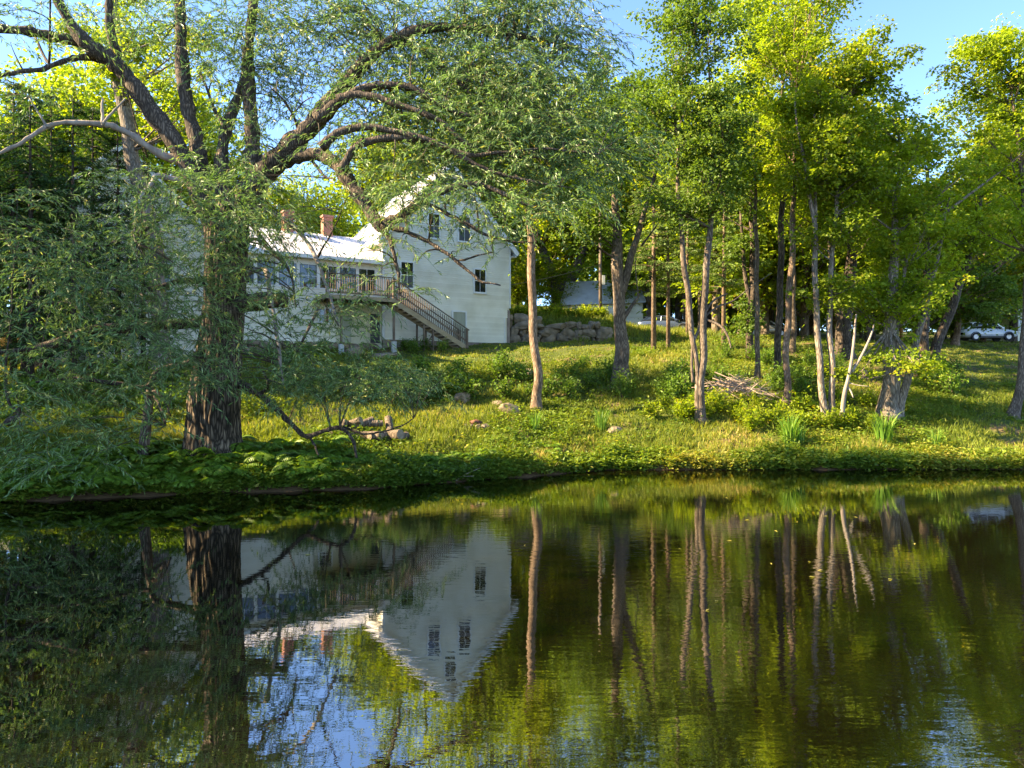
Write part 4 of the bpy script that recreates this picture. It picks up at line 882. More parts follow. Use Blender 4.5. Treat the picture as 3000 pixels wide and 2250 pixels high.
tree('pale_clump_maple', 'pale thick trunk with leaning companion stems above the darker iris clump', (2605, 1222),
     [[(2602, 1226, 62), (2602, 1180, 50), (2606, 1120, 42), (2604, 1060, 34), (2606, 1000, 36), (2612, 930, 36), (2614, 860, 32), (2618, 780, 26), (2622, 680, 20), (2630, 560, 14), (2640, 420, 8)],
      [(2632, 1230, 30), (2640, 1180, 24), (2656, 1110, 22), (2676, 1040, 20), (2692, 980, 19), (2710, 910, 16), (2728, 840, 13), (2745, 760, 10), (2765, 660, 7), (2790, 560, 4)],
      [(2622, 1220, 20), (2626, 1140, 17), (2630, 1060, 15), (2628, 980, 13), (2640, 880, 10), (2655, 760, 8)]],
     [(2640, 560, 170, 120, 11, 8), (2600, 400, 120, 110, 8, 8), (2680, 720, 150, 80, 8, 8), (2560, 860, 110, 50, 6, 7), (2640, 870, 110, 60, 5, 7), (2500, 1085, 60, 22, 1, 5, -1.0), (2610, 1082, 110, 20, 2, 5, -1.2), (2720, 1080, 60, 14, 1, 4, -1.2)], M['pale_bark'], M['maple_leaf'], 0.15,
     extra=[[(2640, 1080, 6), (2590, 1100, 5), (2540, 1110, 3)], [(2750, 640, 9), (2800, 600, 8), (2880, 540, 6), (2960, 480, 4), (3010, 430, 3)]])
tree('leaning_ash', 'dark trunk leaning hard to the right above the shaded lawn', (2722, 1072),
     [[(2722, 1076, 34), (2742, 1020, 28), (2766, 960, 26), (2788, 900, 24), (2808, 840, 22), (2832, 770, 20), (2850, 690, 17), (2870, 580, 13), (2880, 440, 8)]],
     [(2860, 560, 150, 130, 11, 8), (2900, 380, 130, 150, 10, 8), (2840, 740, 120, 80, 6, 7)], M['limb_bark'], M['maple_leaf'], 0.17)
tree('upright_ash', 'upright dark trunk touching the foot of the leaning one', (2704, 1070),
     [[(2704, 1074, 30), (2708, 1010, 25), (2712, 940, 23), (2715, 860, 21), (2716, 760, 18), (2718, 640, 14), (2720, 500, 9)]],
     [(2730, 520, 130, 130, 9, 8), (2750, 700, 120, 80, 6, 7)], M['limb_bark'], M['maple_leaf'], 0.17)
tree('lawn_maple', 'short ivy ringed trunk on the lawn in front of the white car', (2800, 1012),
     [[(2799, 1014, 22), (2803, 980, 18), (2806, 940, 15), (2808, 880, 13), (2812, 780, 10), (2815, 660, 6)]], [(2850, 850, 130, 70, 8, 8), (2860, 720, 140, 100, 8, 8), (2880, 930, 90, 35, 4, 6, -2.0)], M['tan_bark'], M['dark_leaf'], 0.2)
tree('edge_maple', 'leaning trunk at the pond end of the shaded lawn', (2972, 1224),
     [[(2968, 1230, 32), (2980, 1180, 27), (2990, 1110, 25), (3000, 1030, 24), (3008, 930, 22), (3010, 800, 20), (3005, 640, 16), (2990, 480, 12), (2970, 300, 8), (2950, 120, 4)]],
     [(2930, 200, 130, 140, 13, 8), (2900, 110, 70, 70, 4, 7), (2980, 420, 130, 130, 9, 8), (3080, 300, 140, 170, 9, 8), (2960, 620, 120, 100, 7, 7)], M['grey_bark'], M['maple_leaf'], 0.15)
tree('forked_maple', 'big grey forked maple on the grassy terrace behind the stone wall', (1638, 912),
     [[(1636, 916, 46), (1634, 870, 38), (1632, 840, 38), (1614, 790, 28), (1592, 740, 24), (1575, 690, 20), (1560, 620, 14), (1550, 520, 8)],
      [(1640, 850, 30), (1668, 825, 28), (1690, 790, 27), (1706, 740, 25), (1714, 690, 22), (1716, 620, 16), (1712, 520, 9)]],
     [(1560, 560, 170, 130, 10, 8), (1700, 560, 170, 130, 11, 8), (1620, 420, 190, 140, 12, 8), (1530, 700, 80, 50, 3, 7)], M['grey_bark'], M['maple_leaf'], 0.2)
# pale leaning trunk behind the willow
tree('boxelder_tree', 'pale ridged trunk leaning left behind the limbs of the willow', (470, 1095),
     [[(474, 1100, 62), (468, 960, 50), (462, 820, 46), (450, 690, 44), (425, 600, 42), (398, 510, 41), (378, 400, 40), (360, 300, 38), (345, 200, 36), (338, 90, 32), (325, -60, 26), (310, -220, 14)]],
     [(450, 150, 170, 150, 8, 8), (300, 60, 170, 110, 6, 8), (560, 300, 120, 110, 5, 7)], M['pale_bark'], M['maple_leaf'], 0.15)
# slim dark trunks by the barn
for base, st, lb in (((75, 1120), [(72, 1122, 34), (80, 1060, 30), (70, 980, 28), (50, 880, 24), (40, 760, 20), (30, 600, 14)], 'dark slanting trunk at the corner of the barn'),
                     ((135, 1105), [(136, 1108, 34), (138, 1040, 30), (132, 960, 28), (128, 860, 24), (124, 740, 20), (120, 560, 13)], 'dark upright trunk in front of the barn door')):
    tree('cedar_tree', lb, base, [st], [(st[-1][0], 560, 120, 160, 9, 8)], M['limb_bark'], M['hemlock_leaf'], 0.14)

# ------------------------------------------------------------------ conifers
def conifer(seed, H=15.0, R=3.4, whorls=34, leafm=None, bark=None, low=0.12, needle=0.22, per=26, droop=0.35, dens=1.0):
    r = np.random.default_rng(seed); tm = MB(); tm.tube(np.array([(0, 0, -0.3), (0.05, 0, H * 0.5), (0, 0.05, H)]), [0.24, 0.15, 0.02], 8); bm = MB(); C, D = [], []
    for k in range(whorls):
        t = low + (1 - low) * (k + r.uniform(0, .6)) / whorls; z = H * t; ln = R * (1 - t) ** 0.62 * r.uniform(.75, 1.15) + 0.25
        for j in range(r.integers(5, 8)):
            az = r.uniform(0, 2 * math.pi); u = np.array([math.cos(az), math.sin(az), 0]); e = np.array([0, 0, z]) + u * ln + np.array([0, 0, -droop * ln + 0.15])
            m_ = np.array([0, 0, z + 0.12 * ln]) + u * ln * 0.5; pts = bezier(np.array([0, 0, z]), m_, e, 6); bm.tube(pts, np.linspace(0.035, 0.006, 6), 3, False)
            n = int(per * dens * (0.95 + ln / R)); tt = r.uniform(0.2, 1.0, n); q = np.stack([np.interp(tt, np.linspace(0, 1, 6), pts[:, a]) for a in range(3)], -1)
            sd = np.array([-u[1], u[0], 0]); off = r.normal(scale=0.22, size=n) * (0.4 + ln / R)
            C.append(q + sd * off[:, None] + r.normal(scale=.05, size=(n, 3))); D.append(nrm(u * 0.8 + sd * np.sign(off)[:, None] * 0.8 + r.normal(scale=.25, size=(n, 3)) + np.array([0, 0, -.25])))
    bm.tube(np.array([(0, 0, 0), (0, 0, H * .5), (0, 0, H * .97)]), [.1, .06, .015], 4, False)
    C = np.concatenate(C); D = np.concatenate(D); n = len(C); L = needle * r.uniform(.7, 1.4, n)
    V, Q = leaf_arrays(C, D, nrm(np.array([0, 0, 1.]) + r.normal(scale=.4, size=(n, 3))), L, L * 0.34)
    return tm.mesh('trunk', bark, True), bm.mesh('branches', bark, True), mesh_np('crown', V, Q, mats=[leafm], attr=r.random(n))
def conifer_at(meshes, name, label, px, py, h, group=None, p=None, rz=0.0, wide=1.0):
    b = gnd(px, py) if p is None else np.array(p); o = thing(name, label, 'tree', tuple(b), rz, group); s = h / 15.0; o.scale = (s * wide, s * wide, s)
    for nm, m in zip(('trunk', 'branches', 'crown'), meshes): put(nm, m, o)
    return o
HEM = [conifer(1, leafm=M['hemlock_leaf'], bark=M['limb_bark'], R=3.6, per=34), conifer(2, leafm=M['hemlock_leaf'], bark=M['limb_bark'], R=3.0, whorls=30, per=34)]
PIN = [conifer(3, leafm=M['pine_leaf'], bark=M['tan_bark'], R=3.0, whorls=22, low=0.3, needle=0.26, per=34, droop=0.05), conifer(4, leafm=M['pine_leaf'], bark=M['tan_bark'], R=2.6, whorls=20, low=0.28, needle=0.26, per=34, droop=0.0)]
G_H = 'dark hemlocks by the barn'
for px, d, h, k in ((-80, 29.0, 13.5, 0), (150, 31.5, 13, 1), (270, 32.5, 12.5, 0), (40, 33.5, 14, 1), (345, 33.0, 12, 1), (215, 30.5, 12.5, 1), (90, 30.0, 13.0, 0), (420, 34.0, 11, 0)):
    x = (px - 1500) / F * d; conifer_at(HEM[k], 'hemlock_tree', 'dark feathery hemlock standing in front of the barn', 0, 0, h, G_H, (x, d, gz(x, d) - .05), k * 1.7 + px, 0.72)
for px, py, h, k, lb in ((1915, 1026, 14.0, 0, 'soft green pine whose stout trunk stands on the sunlit slope'), (1958, 1026, 11.5, 1, 'soft green pine with a very thin bare trunk'), (2120, 1010, 12.5, 1, 'soft green pine behind the bare dead branches'), (2015, 985, 13.0, 0, 'soft green pine on the crest behind the crossing grey stems')):
    conifer_at(PIN[k], 'pine_tree', lb, px, py, h, None, None, px * 0.37, 0.8)

# ------------------------------------------------------------------ wood behind the house and along the road
def generic_tree(seed, H, leafm, L, nm, ncl, nleaf, rx, bark):
    global rng
    keep = rng; rng = np.random.default_rng(seed); cr = Crown(); bm = MB(); tm = MB()
    tp_ = spline([(0, 0, -.4), (.15, .05, H * .3), (-.1, .1, H * .62), (.1, 0, H * .92)], 6); trd = np.linspace(.26, .04, len(tp_)); tm.tube(tp_, trd, 8)
    crown_ellipsoid(cr, tp_, trd, (0, 0, H * .62), (rx, rx, H * .38), nm, ncl, nleaf, L, .25, 0.5, bm, 0.18)
    bm.tube(tp_, trd * .5, 4, False)
    res = (tm.mesh('trunk', bark, True), bm.mesh('branches', bark, True), cr.mesh('crown', leafm)); rng = keep; return res
GEN = [generic_tree(21, 16, M['maple_leaf'], .26, 46, 9, 22, 4.4, M['limb_bark']), generic_tree(22, 16, M['maple_leaf'], .26, 42, 9, 22, 3.8, M['grey_bark']), generic_tree(23, 16, M['dark_leaf'], .25, 46, 9, 22, 4.2, M['limb_bark'])]
def far_tree(x, y, h, k, label, group, rz=0.0, wide=1.0):
    o = thing('broadleaf_tree', label, 'tree', (x, y, gz(x, y) - .1), rz, group); s = h / 16; o.scale = (s * wide, s * wide, s)
    for nm, m in zip(('trunk', 'branches', 'crown'), GEN[k]): put(nm, m, o)
    return o
def far_px(px, d, h, k, label, group, wide=1.0): x = (px - 1500) / F * d; return far_tree(x, d, h, k, label, group, px * 0.73, wide)
G_B = 'wood behind the house'; L_B = 'leafy tree rising behind the roofs of the white house'
for px, d, h, k in ((420, 60, 14, 0), (560, 64, 15, 1), (700, 62, 14.5, 0), (830, 66, 16, 1), (960, 63, 14, 0), (1090, 68, 18, 1), (1250, 66, 24, 0), (1400, 66, 25, 1), (1150, 72, 22, 1), (1480, 74, 26, 0), (640, 82, 19, 0), (900, 86, 20, 1), (1180, 88, 22, 0), (480, 56, 23, 0), (330, 54, 24, 1), (180, 58, 25, 0), (640, 60, 21, 1), (60, 52, 22, 1), (300, 58, 16, 2), (150, 56, 18, 2), (0, 54, 20, 2), (-130, 50, 20, 2)):
    far_px(px, d, h, k, L_B, G_B)
G_R = 'trees along the road'; L_R = 'leafy tree at the back of the wood beside the road'
for px, d, h, k in ((1480, 74, 17, 1), (1560, 88, 27, 0), (1670, 88, 26, 1), (1810, 84, 24, 0), (1880, 76, 16, 1), (1960, 78, 23, 1), (2080, 70, 21, 0), (2150, 76, 25, 1), (2260, 68, 19, 2), (2330, 74, 25, 0), (2440, 70, 23, 1), (2380, 66, 20, 0), (2200, 66, 20, 1), (2010, 66, 17, 0), (2540, 72, 16, 2), (2620, 82, 19, 0), (2700, 72, 13, 2), (2790, 76, 13, 1), (2890, 78, 15, 2), (2980, 76, 16, 0), (3080, 72, 17, 1), (3200, 68, 18, 0), (2050, 64, 12, 1), (2390, 58, 13, 2), (2560, 58, 12, 0)):
    far_px(px, d, h, k, L_R, G_R)
for px, d, h, k in ((1430, 70, 24, 1), (1560, 84, 31, 0), (1650, 92, 33, 1), (1850, 76, 29, 0), (1900, 70, 27, 1), (1990, 70, 27, 0), (2090, 54, 22, 1), (2170, 58, 24, 0), (2250, 56, 23, 1), (2360, 54, 22, 0), (2450, 56, 22, 1), (2540, 54, 16.5, 0), (2620, 58, 16, 1), (2700, 55, 13.5, 0), (2880, 62, 19, 1), (2960, 64, 23, 0), (3060, 60, 24, 1)):
    h *= 1.12; far_px(px, d, h, k, 'tall sunlit tree in the middle of the wood between bank and road', 'tall trees in the middle of the wood').location.z -= h * .17
# the row of tall trees west of the pond, outside the picture, whose shade covers willow, yard and house front
G_W = 'tall trees west of the pond'; L_W = 'tall dense tree in the row west of the pond'
for x, y, h, k in ((-30, 9, 24, 2), (-30.5, 14.5, 25, 2), (-33, 19.5, 17, 2), (-37, 11, 25, 2), (-37, 16, 22, 2), (-27, 28.5, 13, 2), (-33, 26, 14, 2), (-26.5, 33, 13, 2), (-31, 36, 13, 2), (-36, 39, 13, 2), (-34, 45, 12, 2), (-39, 50, 12, 2), (-38, 19, 19, 2), (-42, 34, 13, 2)):
    far_tree(x, y, h, k, L_W, G_W, x * y, 1.15)
# low trees and saplings that close the wood towards the road
G_U = 'saplings closing the back of the wood'; L_U = 'low bushy sapling at the back of the wood'
ur = np.random.default_rng(77)
for k in range(38):
    px = 1480 + k * 44 + ur.uniform(-25, 25); d = ur.uniform(69, 92)
    if 1660 < px < 1800: continue
    hs_ = ur.uniform(5.5, 9.0); o = far_px(px, d, hs_, int(ur.integers(0, 2)), L_U, G_U, 1.5); o.location.z -= hs_ * .2
for k in range(9):
    px = 380 + k * 120; d = ur.uniform(58, 70); far_px(px, d, ur.uniform(6, 8), int(ur.integers(0, 3)), 'low bushy sapling behind the wing of the white house', 'saplings behind the house', 1.5)

# the far wood beyond the road reads as one mass
fr = np.random.default_rng(91); nt_ = 190; fx = fr.uniform(-75, 85, nt_); fy = fr.uniform(100, 128, nt_); fz = g(fx, fy); fh = fr.uniform(13, 21, nt_)
fc = Crown()
for a, b_, c_, h_ in zip(fx, fy, fz, fh):
    n_ = 260; u = nrm(fr.normal(size=(n_, 3))) * fr.uniform(.3, 1, (n_, 1)) ** .5; lob = 1 + .3 * np.sin(u[:, :1] * 7 + a) * np.sin(u[:, 2:] * 6 + b_)
    C = np.array([a, b_, c_ + h_ * .5]) + u * lob * np.array([4.2, 4.2, h_ * .52]); Ls = fr.uniform(.6, 1.5, n_); fc.add(C, nrm(fr.normal(size=(n_, 3))), nrm(np.array([0, 0, 1.]) + fr.normal(scale=.6, size=(n_, 3))), Ls, Ls * .7)
tag(put('far_wood', fc.mesh('far_wood', M['dark_leaf'])), 'far green wood beyond the road closing the view', 'wood', kind='stuff')

# ------------------------------------------------------------------ undergrowth
SHX = np.array([c[0] for c in COLS], float); SHD = np.array([c[1] for c in COLS], float)
def shore(px): return np.interp(px, SHX, SHD)
def clear_of_house(x, y):
    s = (x - HL[0]) * EX[0] + (y - HL[1]) * EX[1]; o = -((x - HL[0]) * OUT[0] + (y - HL[1]) * OUT[1])
    a = (s > WL - BW - 0.2) & (s < GW + 0.1) & (o > -0.35) & (o < 11); b = (x > -0.7) & (x < 7.2) & (np.abs(y - wall_y(x)) < 0.55)
    return ~(a | b)
vr = np.random.default_rng(5)
def scatter(n, d1=72.0, pxa=-300, pxb=3300):
    px = vr.uniform(pxa, pxb, n); d0 = shore(px) + 0.12; u = vr.random(n); d = 1 / (1 / d0 - u * (1 / d0 - 1 / d1))
    x = (px - 1500) / F * d; k = clear_of_house(x, d); px, d, x = px[k], d[k], x[k]; return px, d, x, g(x, d)
def patch(x, y, f, ph): return np.sin(x * f + ph) * np.sin(y * f * 1.3 - ph * 2) + 0.6 * np.sin(x * f * 2.3 - y * f * 1.1 + ph)
# grass blades
px, d, x, z = scatter(95000)
row = HZ - (z - CAMZ) * F / d
lawn = ((px > 2300) & (row < 1135)) | ((px > 1050) & (px < 1800) & (row > 1000) & (row < 1062))
hgt = np.where(lawn, 0.11, 0.20) * (1 + 0.25 * patch(x, d, 0.7, 1.0)); hgt = np.where((d > 50.5) & (px > 1480) & (px < 2120), 0.48, hgt)
hgt = np.where((d - shore(px) < 1.6), hgt * 1.25, hgt); keep = (patch(x, d, 0.55, 2.2) > -0.95) | (vr.random(len(x)) < 0.3)
px, d, x, z, hgt = [a[keep] for a in (px, d, x, z, hgt)]; n = len(x); nb = 4
bx = np.repeat(x, nb) + vr.normal(scale=.07, size=n * nb); by_ = np.repeat(d, nb) + vr.normal(scale=.07, size=n * nb); hz_ = np.repeat(hgt, nb) * vr.uniform(.5, 1.35, n * nb); az = vr.uniform(0, math.pi, n * nb)
w = np.repeat(0.009 + 0.00055 * d, nb); base = np.stack([bx, by_, np.repeat(z, nb) - .02], -1); sd = np.stack([np.cos(az), np.sin(az), 0 * az], -1) * w[:, None]
tip = base + np.stack([vr.normal(scale=.35, size=n * nb) * hz_, vr.normal(scale=.35, size=n * nb) * hz_, hz_], -1)
V = np.stack([base - sd, base + sd, tip], 1).reshape(-1, 3)
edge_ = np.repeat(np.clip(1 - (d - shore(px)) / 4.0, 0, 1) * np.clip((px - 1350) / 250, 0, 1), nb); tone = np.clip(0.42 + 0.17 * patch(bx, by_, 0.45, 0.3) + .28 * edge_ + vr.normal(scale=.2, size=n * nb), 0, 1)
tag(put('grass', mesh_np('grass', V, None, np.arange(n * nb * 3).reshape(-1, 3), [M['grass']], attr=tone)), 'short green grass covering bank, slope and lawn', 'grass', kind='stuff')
# broad leaved weeds
px, d, x, z = scatter(34000, 58.0); row = HZ - (z - CAMZ) * F / d
dens = 0.36 + 0.7 * patch(x, d, 0.5, 4.0); dens = np.where((px > 2600) & (row < 1130), -1, dens); dens = np.where((row < 1062) & (row > 1000) & (px > 1050) & (px < 1800), -0.6, dens)
dens = np.where((px > 950) & (row > 1190) & (row < 1330) & (px < 1500), dens - .15, dens); keep = vr.random(len(x)) < dens; px, d, x, z = [a[keep] for a in (px, d, x, z)]
epx = vr.uniform(-200, 3200, 10000); ed = shore(epx) + np.abs(vr.uniform(-.05, 1.0, 10000)) ** 1.3 - .05; ex_ = (epx - 1500) / F * ed; ek = patch(ex_, ed, 1.3, .7) > -.9
epx, ed, ex_ = epx[ek], ed[ek], ex_[ek]; ne = len(epx); px = np.concatenate([px, epx]); d = np.concatenate([d, ed]); x = np.concatenate([x, ex_]); z = np.concatenate([z, np.maximum(g(ex_, ed), 0)])
n = len(x); nl = 9; hh = 0.14 + 0.22 * np.clip(patch(x, d, 0.9, 1.5), 0, 1.5) + 0.1 * vr.random(n); hh[-ne:] += .16
C = np.stack([x, d, z], -1)[:, None, :] + np.concatenate([vr.normal(scale=.10, size=(n, nl, 2)), (vr.random((n, nl, 1)) * hh[:, None, None])], -1)
D = nrm(np.concatenate([vr.normal(size=(n, nl, 2)), vr.uniform(-.2, .6, (n, nl, 1))], -1)); L = (vr.uniform(.08, .2, (n, nl))).ravel()
V, Q = leaf_arrays(C.reshape(-1, 3), D.reshape(-1, 3), nrm(np.array([0, 0, 1.]) + vr.normal(scale=.45, size=(n * nl, 3))), L, L * .5)
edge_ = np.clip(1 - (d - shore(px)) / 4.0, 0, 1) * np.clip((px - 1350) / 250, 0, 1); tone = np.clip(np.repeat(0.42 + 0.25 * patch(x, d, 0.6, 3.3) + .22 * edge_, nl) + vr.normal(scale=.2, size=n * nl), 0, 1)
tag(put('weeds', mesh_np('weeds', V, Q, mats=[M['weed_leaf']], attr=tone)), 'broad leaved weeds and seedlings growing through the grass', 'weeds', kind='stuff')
# dry litter of leaves and stalks along the water's edge
px = vr.uniform(-200, 3200, 14000); d = shore(px) + np.abs(vr.normal(scale=1.0, size=14000)) * np.where(vr.random(14000) < .5, .3, 1.3) + 0.03; x = (px - 1500) / F * d; z = g(x, d); n = len(x); L = vr.uniform(.05, .13, n)
V, Q = leaf_arrays(np.stack([x, d, z + .015], -1), nrm(np.concatenate([vr.normal(size=(n, 2)), vr.normal(scale=.15, size=(n, 1))], -1)), nrm(np.array([0, 0, 1.]) + vr.normal(scale=.3, size=(n, 3))), L, L * vr.uniform(.12, .6, n))
tag(put('leaf_litter', mesh_np('leaf_litter', V, Q, mats=[rough_mat('litter', [(0.3, (0.20, 0.12, 0.06)), (0.7, (0.42, 0.30, 0.18))], 3, bump=0)], attr=vr.random(n))), 'dry brown leaves and stalks strewn along the waterline', 'leaf litter', kind='stuff')

def fern_mesh(seed, fr=10, size=0.75):
    r = np.random.default_rng(seed); C, D, Nn, L = [], [], [], []
    for k in range(fr):
        az = k * 2 * math.pi / fr + r.uniform(-.3, .3); u = np.array([math.cos(az), math.sin(az), 0]); sd = np.array([-u[1], u[0], 0]); ln = size * r.uniform(.7, 1.15); t = np.linspace(.18, 1, 15)
        pos = u * (ln * .85 * t ** 1.2)[:, None] + np.array([0, 0, 1]) * (ln * (1.25 * t - .85 * t ** 2.4))[:, None]; tn = nrm(np.gradient(pos, axis=0)); wd = ln * .34 * np.sin(np.pi * np.clip(t * .92, 0, 1)) ** .8 + .02
        for sgn in (-1, 1):
            C.append(pos); D.append(nrm(sd * sgn + tn * .55 + np.array([0, 0, -.2]))); Nn.append(nrm(np.cross(sd, -tn) + r.normal(scale=.15, size=pos.shape))); L.append(wd)
    C, D, Nn, L = map(np.concatenate, (C, D, Nn, L)); V, Q = leaf_arrays(C, D, Nn, L, np.maximum(L * .30, .024)); return mesh_np('fern', V, Q, mats=[M['fern_leaf']], attr=np.clip(r.normal(.5, .22, len(C)), 0, 1))
FERNS = [fern_mesh(s) for s in (1, 2, 3, 4)]
def scatter_things(meshes, name, label, cat, group, spots, smin, smax, seed):
    r = np.random.default_rng(seed)
    for k, (px, d) in enumerate(spots):
        x = (px - 1500) / F * d; s = r.uniform(smin, smax)
        tag(put(name, meshes[k % len(meshes)], None, (x, d, gz(x, d) - .03), (0, 0, r.uniform(0, 6.28)), (s, s, s * r.uniform(.85, 1.2))), label, cat, group)
sp = []
for k in range(150):
    px = vr.uniform(-60, 980); d = shore(px) + 0.08 + abs(vr.normal(scale=1.0)); sp.append((px, d))
scatter_things(FERNS, 'fern', 'bright green fern on the bank below the willow', 'fern', 'ferns below the willow', sp, .75, 1.25, 1)
sp = [(px, shore(px) + .3 + vr.random() * 1.6) for px in vr.uniform(980, 1640, 60)]
scatter_things(FERNS, 'fern', 'low yellow green fern on the bare edge of the bank', 'fern', 'ferns on the bank edge', sp, .5, .85, 2)

def shrub_mesh(seed, leafm, n=420, L=.13, W=.5, tall=1.0):
    r = np.random.default_rng(seed); st = MB(); C, D = [], []
    for k in range(13):
        az = r.uniform(0, 6.28); sp_ = r.uniform(.1, .55); e = np.array([math.cos(az) * sp_, math.sin(az) * sp_, tall * r.uniform(.45, 1.0)]); pts = bezier(np.array([0, 0, -.05]), np.array([e[0] * .3, e[1] * .3, e[2] * .6]), e, 6); st.tube(pts, np.linspace(.012, .004, 6), 3, False)
        m_ = n // 13; t = r.uniform(.3, 1, m_); q = np.stack([np.interp(t, np.linspace(0, 1, 6), pts[:, a]) for a in range(3)], -1) + r.normal(scale=.10, size=(m_, 3)); C.append(q); D.append(nrm(r.normal(size=(m_, 3)) + np.array([0, 0, .1])))
    C = np.concatenate(C); D = np.concatenate(D); m_ = len(C); Ls = L * r.uniform(.6, 1.3, m_); V, Q = leaf_arrays(C, D, nrm(np.array([0, 0, 1.]) + r.normal(scale=.5, size=(m_, 3))), Ls, Ls * W)
    return st.mesh('stems', M['twig']), mesh_np('leaves', V, Q, mats=[leafm], attr=r.random(m_))
def shrubs(vars_, name, label, group, spots, smin, smax, seed):
    r = np.random.default_rng(seed)
    for k, (px, py) in enumerate(spots):
        b = gnd(px, py); s = r.uniform(smin, smax); o = thing(name, label, 'shrub', tuple(b), r.uniform(0, 6.28), group); o.scale = (s * r.uniform(1, 1.4), s * r.uniform(1, 1.4), s)
        for nm, m in zip(('stems', 'leaves'), vars_[k % len(vars_)]): put(nm, m, o)
SH = [shrub_mesh(s, M['shrub_leaf']) for s in (1, 2, 3)]; SHB = [shrub_mesh(s, M['maple_leaf'], L=.15, W=.6) for s in (4, 5)]; SHW = [shrub_mesh(s, M['willow_leaf'], 520, .15, .2, .9) for s in (6, 7)]
def rnd_spots(n, x0, x1, y0, y1): return [(vr.uniform(x0, x1), vr.uniform(y0, y1)) for _ in range(n)]
shrubs(SH, 'shrub', 'leafy green shrub on the slope below the staircase', 'shrubs on the slope below the house', rnd_spots(44, 1180, 2000, 1080, 1175), .7, 1.25, 3)
shrubs(SHW, 'willow_sapling', 'grey green willow sapling on the slope below the deck', 'willow saplings below the deck', rnd_spots(26, 800, 1300, 1085, 1190), .9, 1.5, 4)
shrubs(SHB, 'bank_shrub', 'sunlit broad leaved shrub under the trees of the right bank', 'shrubs under the right bank trees', rnd_spots(34, 1890, 2560, 1190, 1268), .55, 1.0, 5)
shrubs(SH, 'brush_shrub', 'green shrub around the brush pile between the trunks', 'shrubs around the brush pile', rnd_spots(26, 1900, 2480, 1040, 1190), .7, 1.2, 6)
shrubs(SHB, 'terrace_shrub', 'bright shrub on the terrace above the stone wall', 'shrubs above the stone wall', [(px, 935 - 6 * vr.random()) for px in vr.uniform(1495, 1860, 22)], .6, 1.1, 7)
shrubs(SH, 'lawn_shrub', 'dark round shrub at the foot of the two ash trunks', 'shrubs by the ash trunks', rnd_spots(9, 2690, 2800, 1110, 1165), .9, 1.4, 8)
shrubs(SH, 'yard_shrub', 'dark shrub against the stone foundation of the wing', 'shrubs along the foundation', rnd_spots(10, 760, 980, 1040, 1075) + rnd_spots(8, 1170, 1320, 1026, 1040), .5, .9, 9)
shrubs(SH, 'shade_shrub', 'shaded shrub between the willow trunk and the barn', 'shrubs behind the willow', rnd_spots(26, 20, 560, 1130, 1260), .7, 1.3, 10)

def iris_mesh(seed, n=60, h=1.1):
    r = np.random.default_rng(seed); V, Q, A = [], [], []
    for k in range(n):
        az = r.uniform(0, 6.28); u = np.array([math.cos(az), math.sin(az), 0]); b = u * r.uniform(0, .22); hh = h * r.uniform(.5, 1.25); ln = r.uniform(.05, .6) ** 1.3 * hh; t = np.linspace(0, 1, 6)
        c = b + u * (ln * t ** 2)[:, None] + np.array([0, 0, 1.]) * (hh * (t - .18 * t ** 4))[:, None]; a2 = az + 1.57 + r.uniform(-.6, .6); w = .012 * (1 - t ** 3) + .001; sd = np.array([math.cos(a2), math.sin(a2), 0])
        i0 = len(V) * 12; V.append(np.stack([c - sd * w[:, None], c + sd * w[:, None]], 1).reshape(-1, 3)); Q += [(i0 + 2 * i, i0 + 2 * i + 1, i0 + 2 * i + 3, i0 + 2 * i + 2) for i in range(5)]; A += [r.random()] * 5
    return mesh_np('iris_clump', np.concatenate(V), np.array(Q), mats=[M['iris']], attr=A)
for k, (px, py, s, lb) in enumerate(((1568, 1262, .8, 'small clump of upright sword leaves near the slender leaning trunk'), (1762, 1262, .95, 'bright clump of sword leaves in front of the scarred forked trunk'),
        (2315, 1308, 1.25, 'tall clump of sword leaves at the water edge below the slim tan trunk'), (2590, 1300, 1.25, 'dense darker clump of sword leaves below the pale thick trunk'), (2740, 1322, .9, 'low clump of sword leaves near the waterline below the leaning ash'), (2345, 1300, .8, 'short clump of sword leaves leaning against the taller clump'))):
    b = gnd(px, py); tag(put('iris_clump', iris_mesh(40 + k, 130 if k in (2, 3) else 75), None, tuple(b), (0, 0, k), (s * 1.15, s * 1.15, s)), lb, 'iris')

